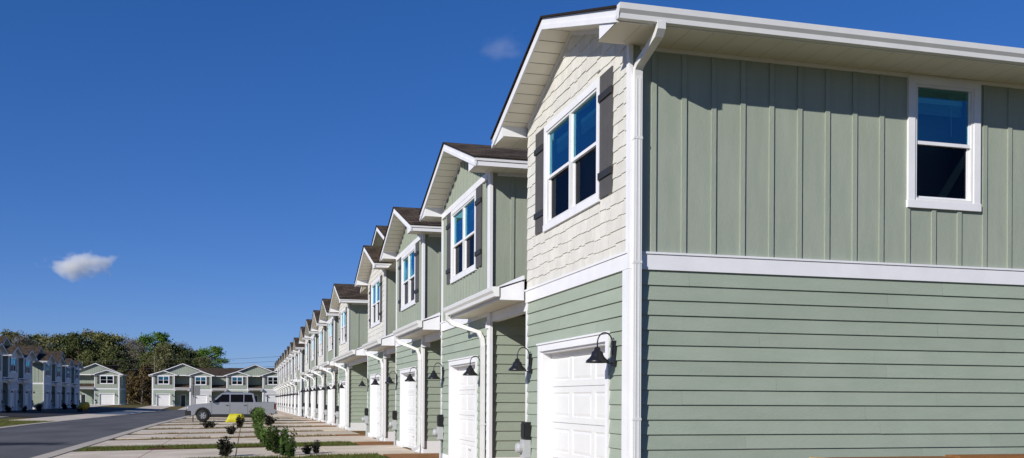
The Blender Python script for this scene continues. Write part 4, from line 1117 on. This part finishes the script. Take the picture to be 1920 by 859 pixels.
# ------------------------------------------------------------------ power poles and lines
def pole(px, zd, h, label):
    x, y = at(px, zd); s = empty('utility_pole', (x, y, H(x, y)))
    b = MB(); b.tube([(0, 0, -.3), (0, 0, h)], [.17, .11], 8); b.build('post', poleM, s)
    b = MB(); b.box(-.06, .06, -1.1, 1.1, h-.9, h-.78); b.build('crossarm', poleM, s)
    b = MB()
    for q in (-.95, 0, .95): b.lathe([(.03, 0), (.05, .04), (.05, .12), (.02, .16)], (0, q, h-.78), 'Z', 8)
    b.build('insulator', meterM, s)
    s.rotation_euler.z = R_(0); tag(s, label, 'utility pole', 'utility poles before the trees'); return x, y, h
A = pole(-60, 214, 10.5, 'utility pole at the left end of the power line'); Bp = pole(290, 214, 10.5, 'utility pole before the pines between the far buildings')
C2 = pole(700, 222, 13.5, 'utility pole behind the right row')
def wire(p, q, dz, dy, sag, label):
    b = MB(); pts = []
    for k in range(21):
        t = k/20; x = p[0]+(q[0]-p[0])*t; y = p[1]+(q[1]-p[1])*t+dy; z = (p[2])+(q[2]-p[2])*t+dz-sag*4*t*(1-t)+H(x, y)
        pts.append((x, y, z))
    b.tube(pts, .03, 5); tag(b.build('power_line', wireM), label, 'power line', 'power lines along the wood')
for i, (dz, dy) in enumerate(((-.65, -.95), (-1.6, 0), (-2.7, 0))):
    wire(A, Bp, dz, dy, .9, ['top', 'middle', 'lowest'][i]+' power line across the trees left of the pole')
    wire(Bp, C2, dz, dy, .9, ['top', 'middle', 'lowest'][i]+' power line over the far building right of the pole')

# ------------------------------------------------------------------ clouds
def cloud(name, px, py, zd, w, h, d, dens, lab, seed):
    x, y = at(px, zd); z = EYE+(746-py)/1863*zd
    bm = bmesh.new(); bmesh.ops.create_icosphere(bm, subdivisions=3, radius=1)
    me = bpy.data.meshes.new(name); bm.to_mesh(me); bm.free()
    o = bpy.data.objects.new(name, me); COL.objects.link(o); o.location = (x, y, z); o.scale = (w/2, d/2, h/2); o.rotation_euler.z = R_(-15)
    m = bpy.data.materials.new(name+'_vapour'); m.use_nodes = True; t = m.node_tree; N = t.nodes; L = t.links; N.clear()
    out = N.new('ShaderNodeOutputMaterial'); v = N.new('ShaderNodeVolumePrincipled'); v.inputs['Color'].default_value = (1, 1, 1, 1); v.inputs['Anisotropy'].default_value = -.35
    tc = N.new('ShaderNodeTexCoord'); ln = N.new('ShaderNodeVectorMath'); ln.operation = 'LENGTH'; L.new(tc.outputs['Object'], ln.inputs[0])
    mp = N.new('ShaderNodeMapping'); mp.inputs['Location'].default_value = (seed, 0, 0); mp.inputs['Scale'].default_value = (w/h*.8, 1, 1); L.new(tc.outputs['Object'], mp.inputs[0])
    n = N.new('ShaderNodeTexNoise'); n.inputs['Scale'].default_value = 1.3; n.inputs['Detail'].default_value = 5; L.new(mp.outputs[0], n.inputs['Vector'])
    a = N.new('ShaderNodeMath'); a.operation = 'MULTIPLY_ADD'; a.inputs[1].default_value = 1.9; a.inputs[2].default_value = -.34; L.new(n.outputs[0], a.inputs[0])
    b = N.new('ShaderNodeMath'); b.operation = 'SUBTRACT'; L.new(a.outputs[0], b.inputs[0]); L.new(ln.outputs['Value'], b.inputs[1])
    c = N.new('ShaderNodeMath'); c.operation = 'MULTIPLY'; c.inputs[1].default_value = dens; c.use_clamp = False; L.new(b.outputs[0], c.inputs[0])
    e = N.new('ShaderNodeMath'); e.operation = 'MAXIMUM'; e.inputs[1].default_value = 0; L.new(c.outputs[0], e.inputs[0]); L.new(e.outputs[0], v.inputs['Density'])
    L.new(v.outputs[0], out.inputs['Volume']); me.materials.append(m)
    tag(o, lab, 'cloud'); return o
cloud('cloud', 145, 498, 1500, 150, 58, 90, .12, 'small pale puffy cloud low in the sky at the left', 0)
cloud('cloud', 935, 82, 1500, 130, 66, 60, .008, 'very faint wisp of cloud high beside the nearest gable', 4.3)
S.render.engine = 'CYCLES'; S.cycles.volume_bounces = 4
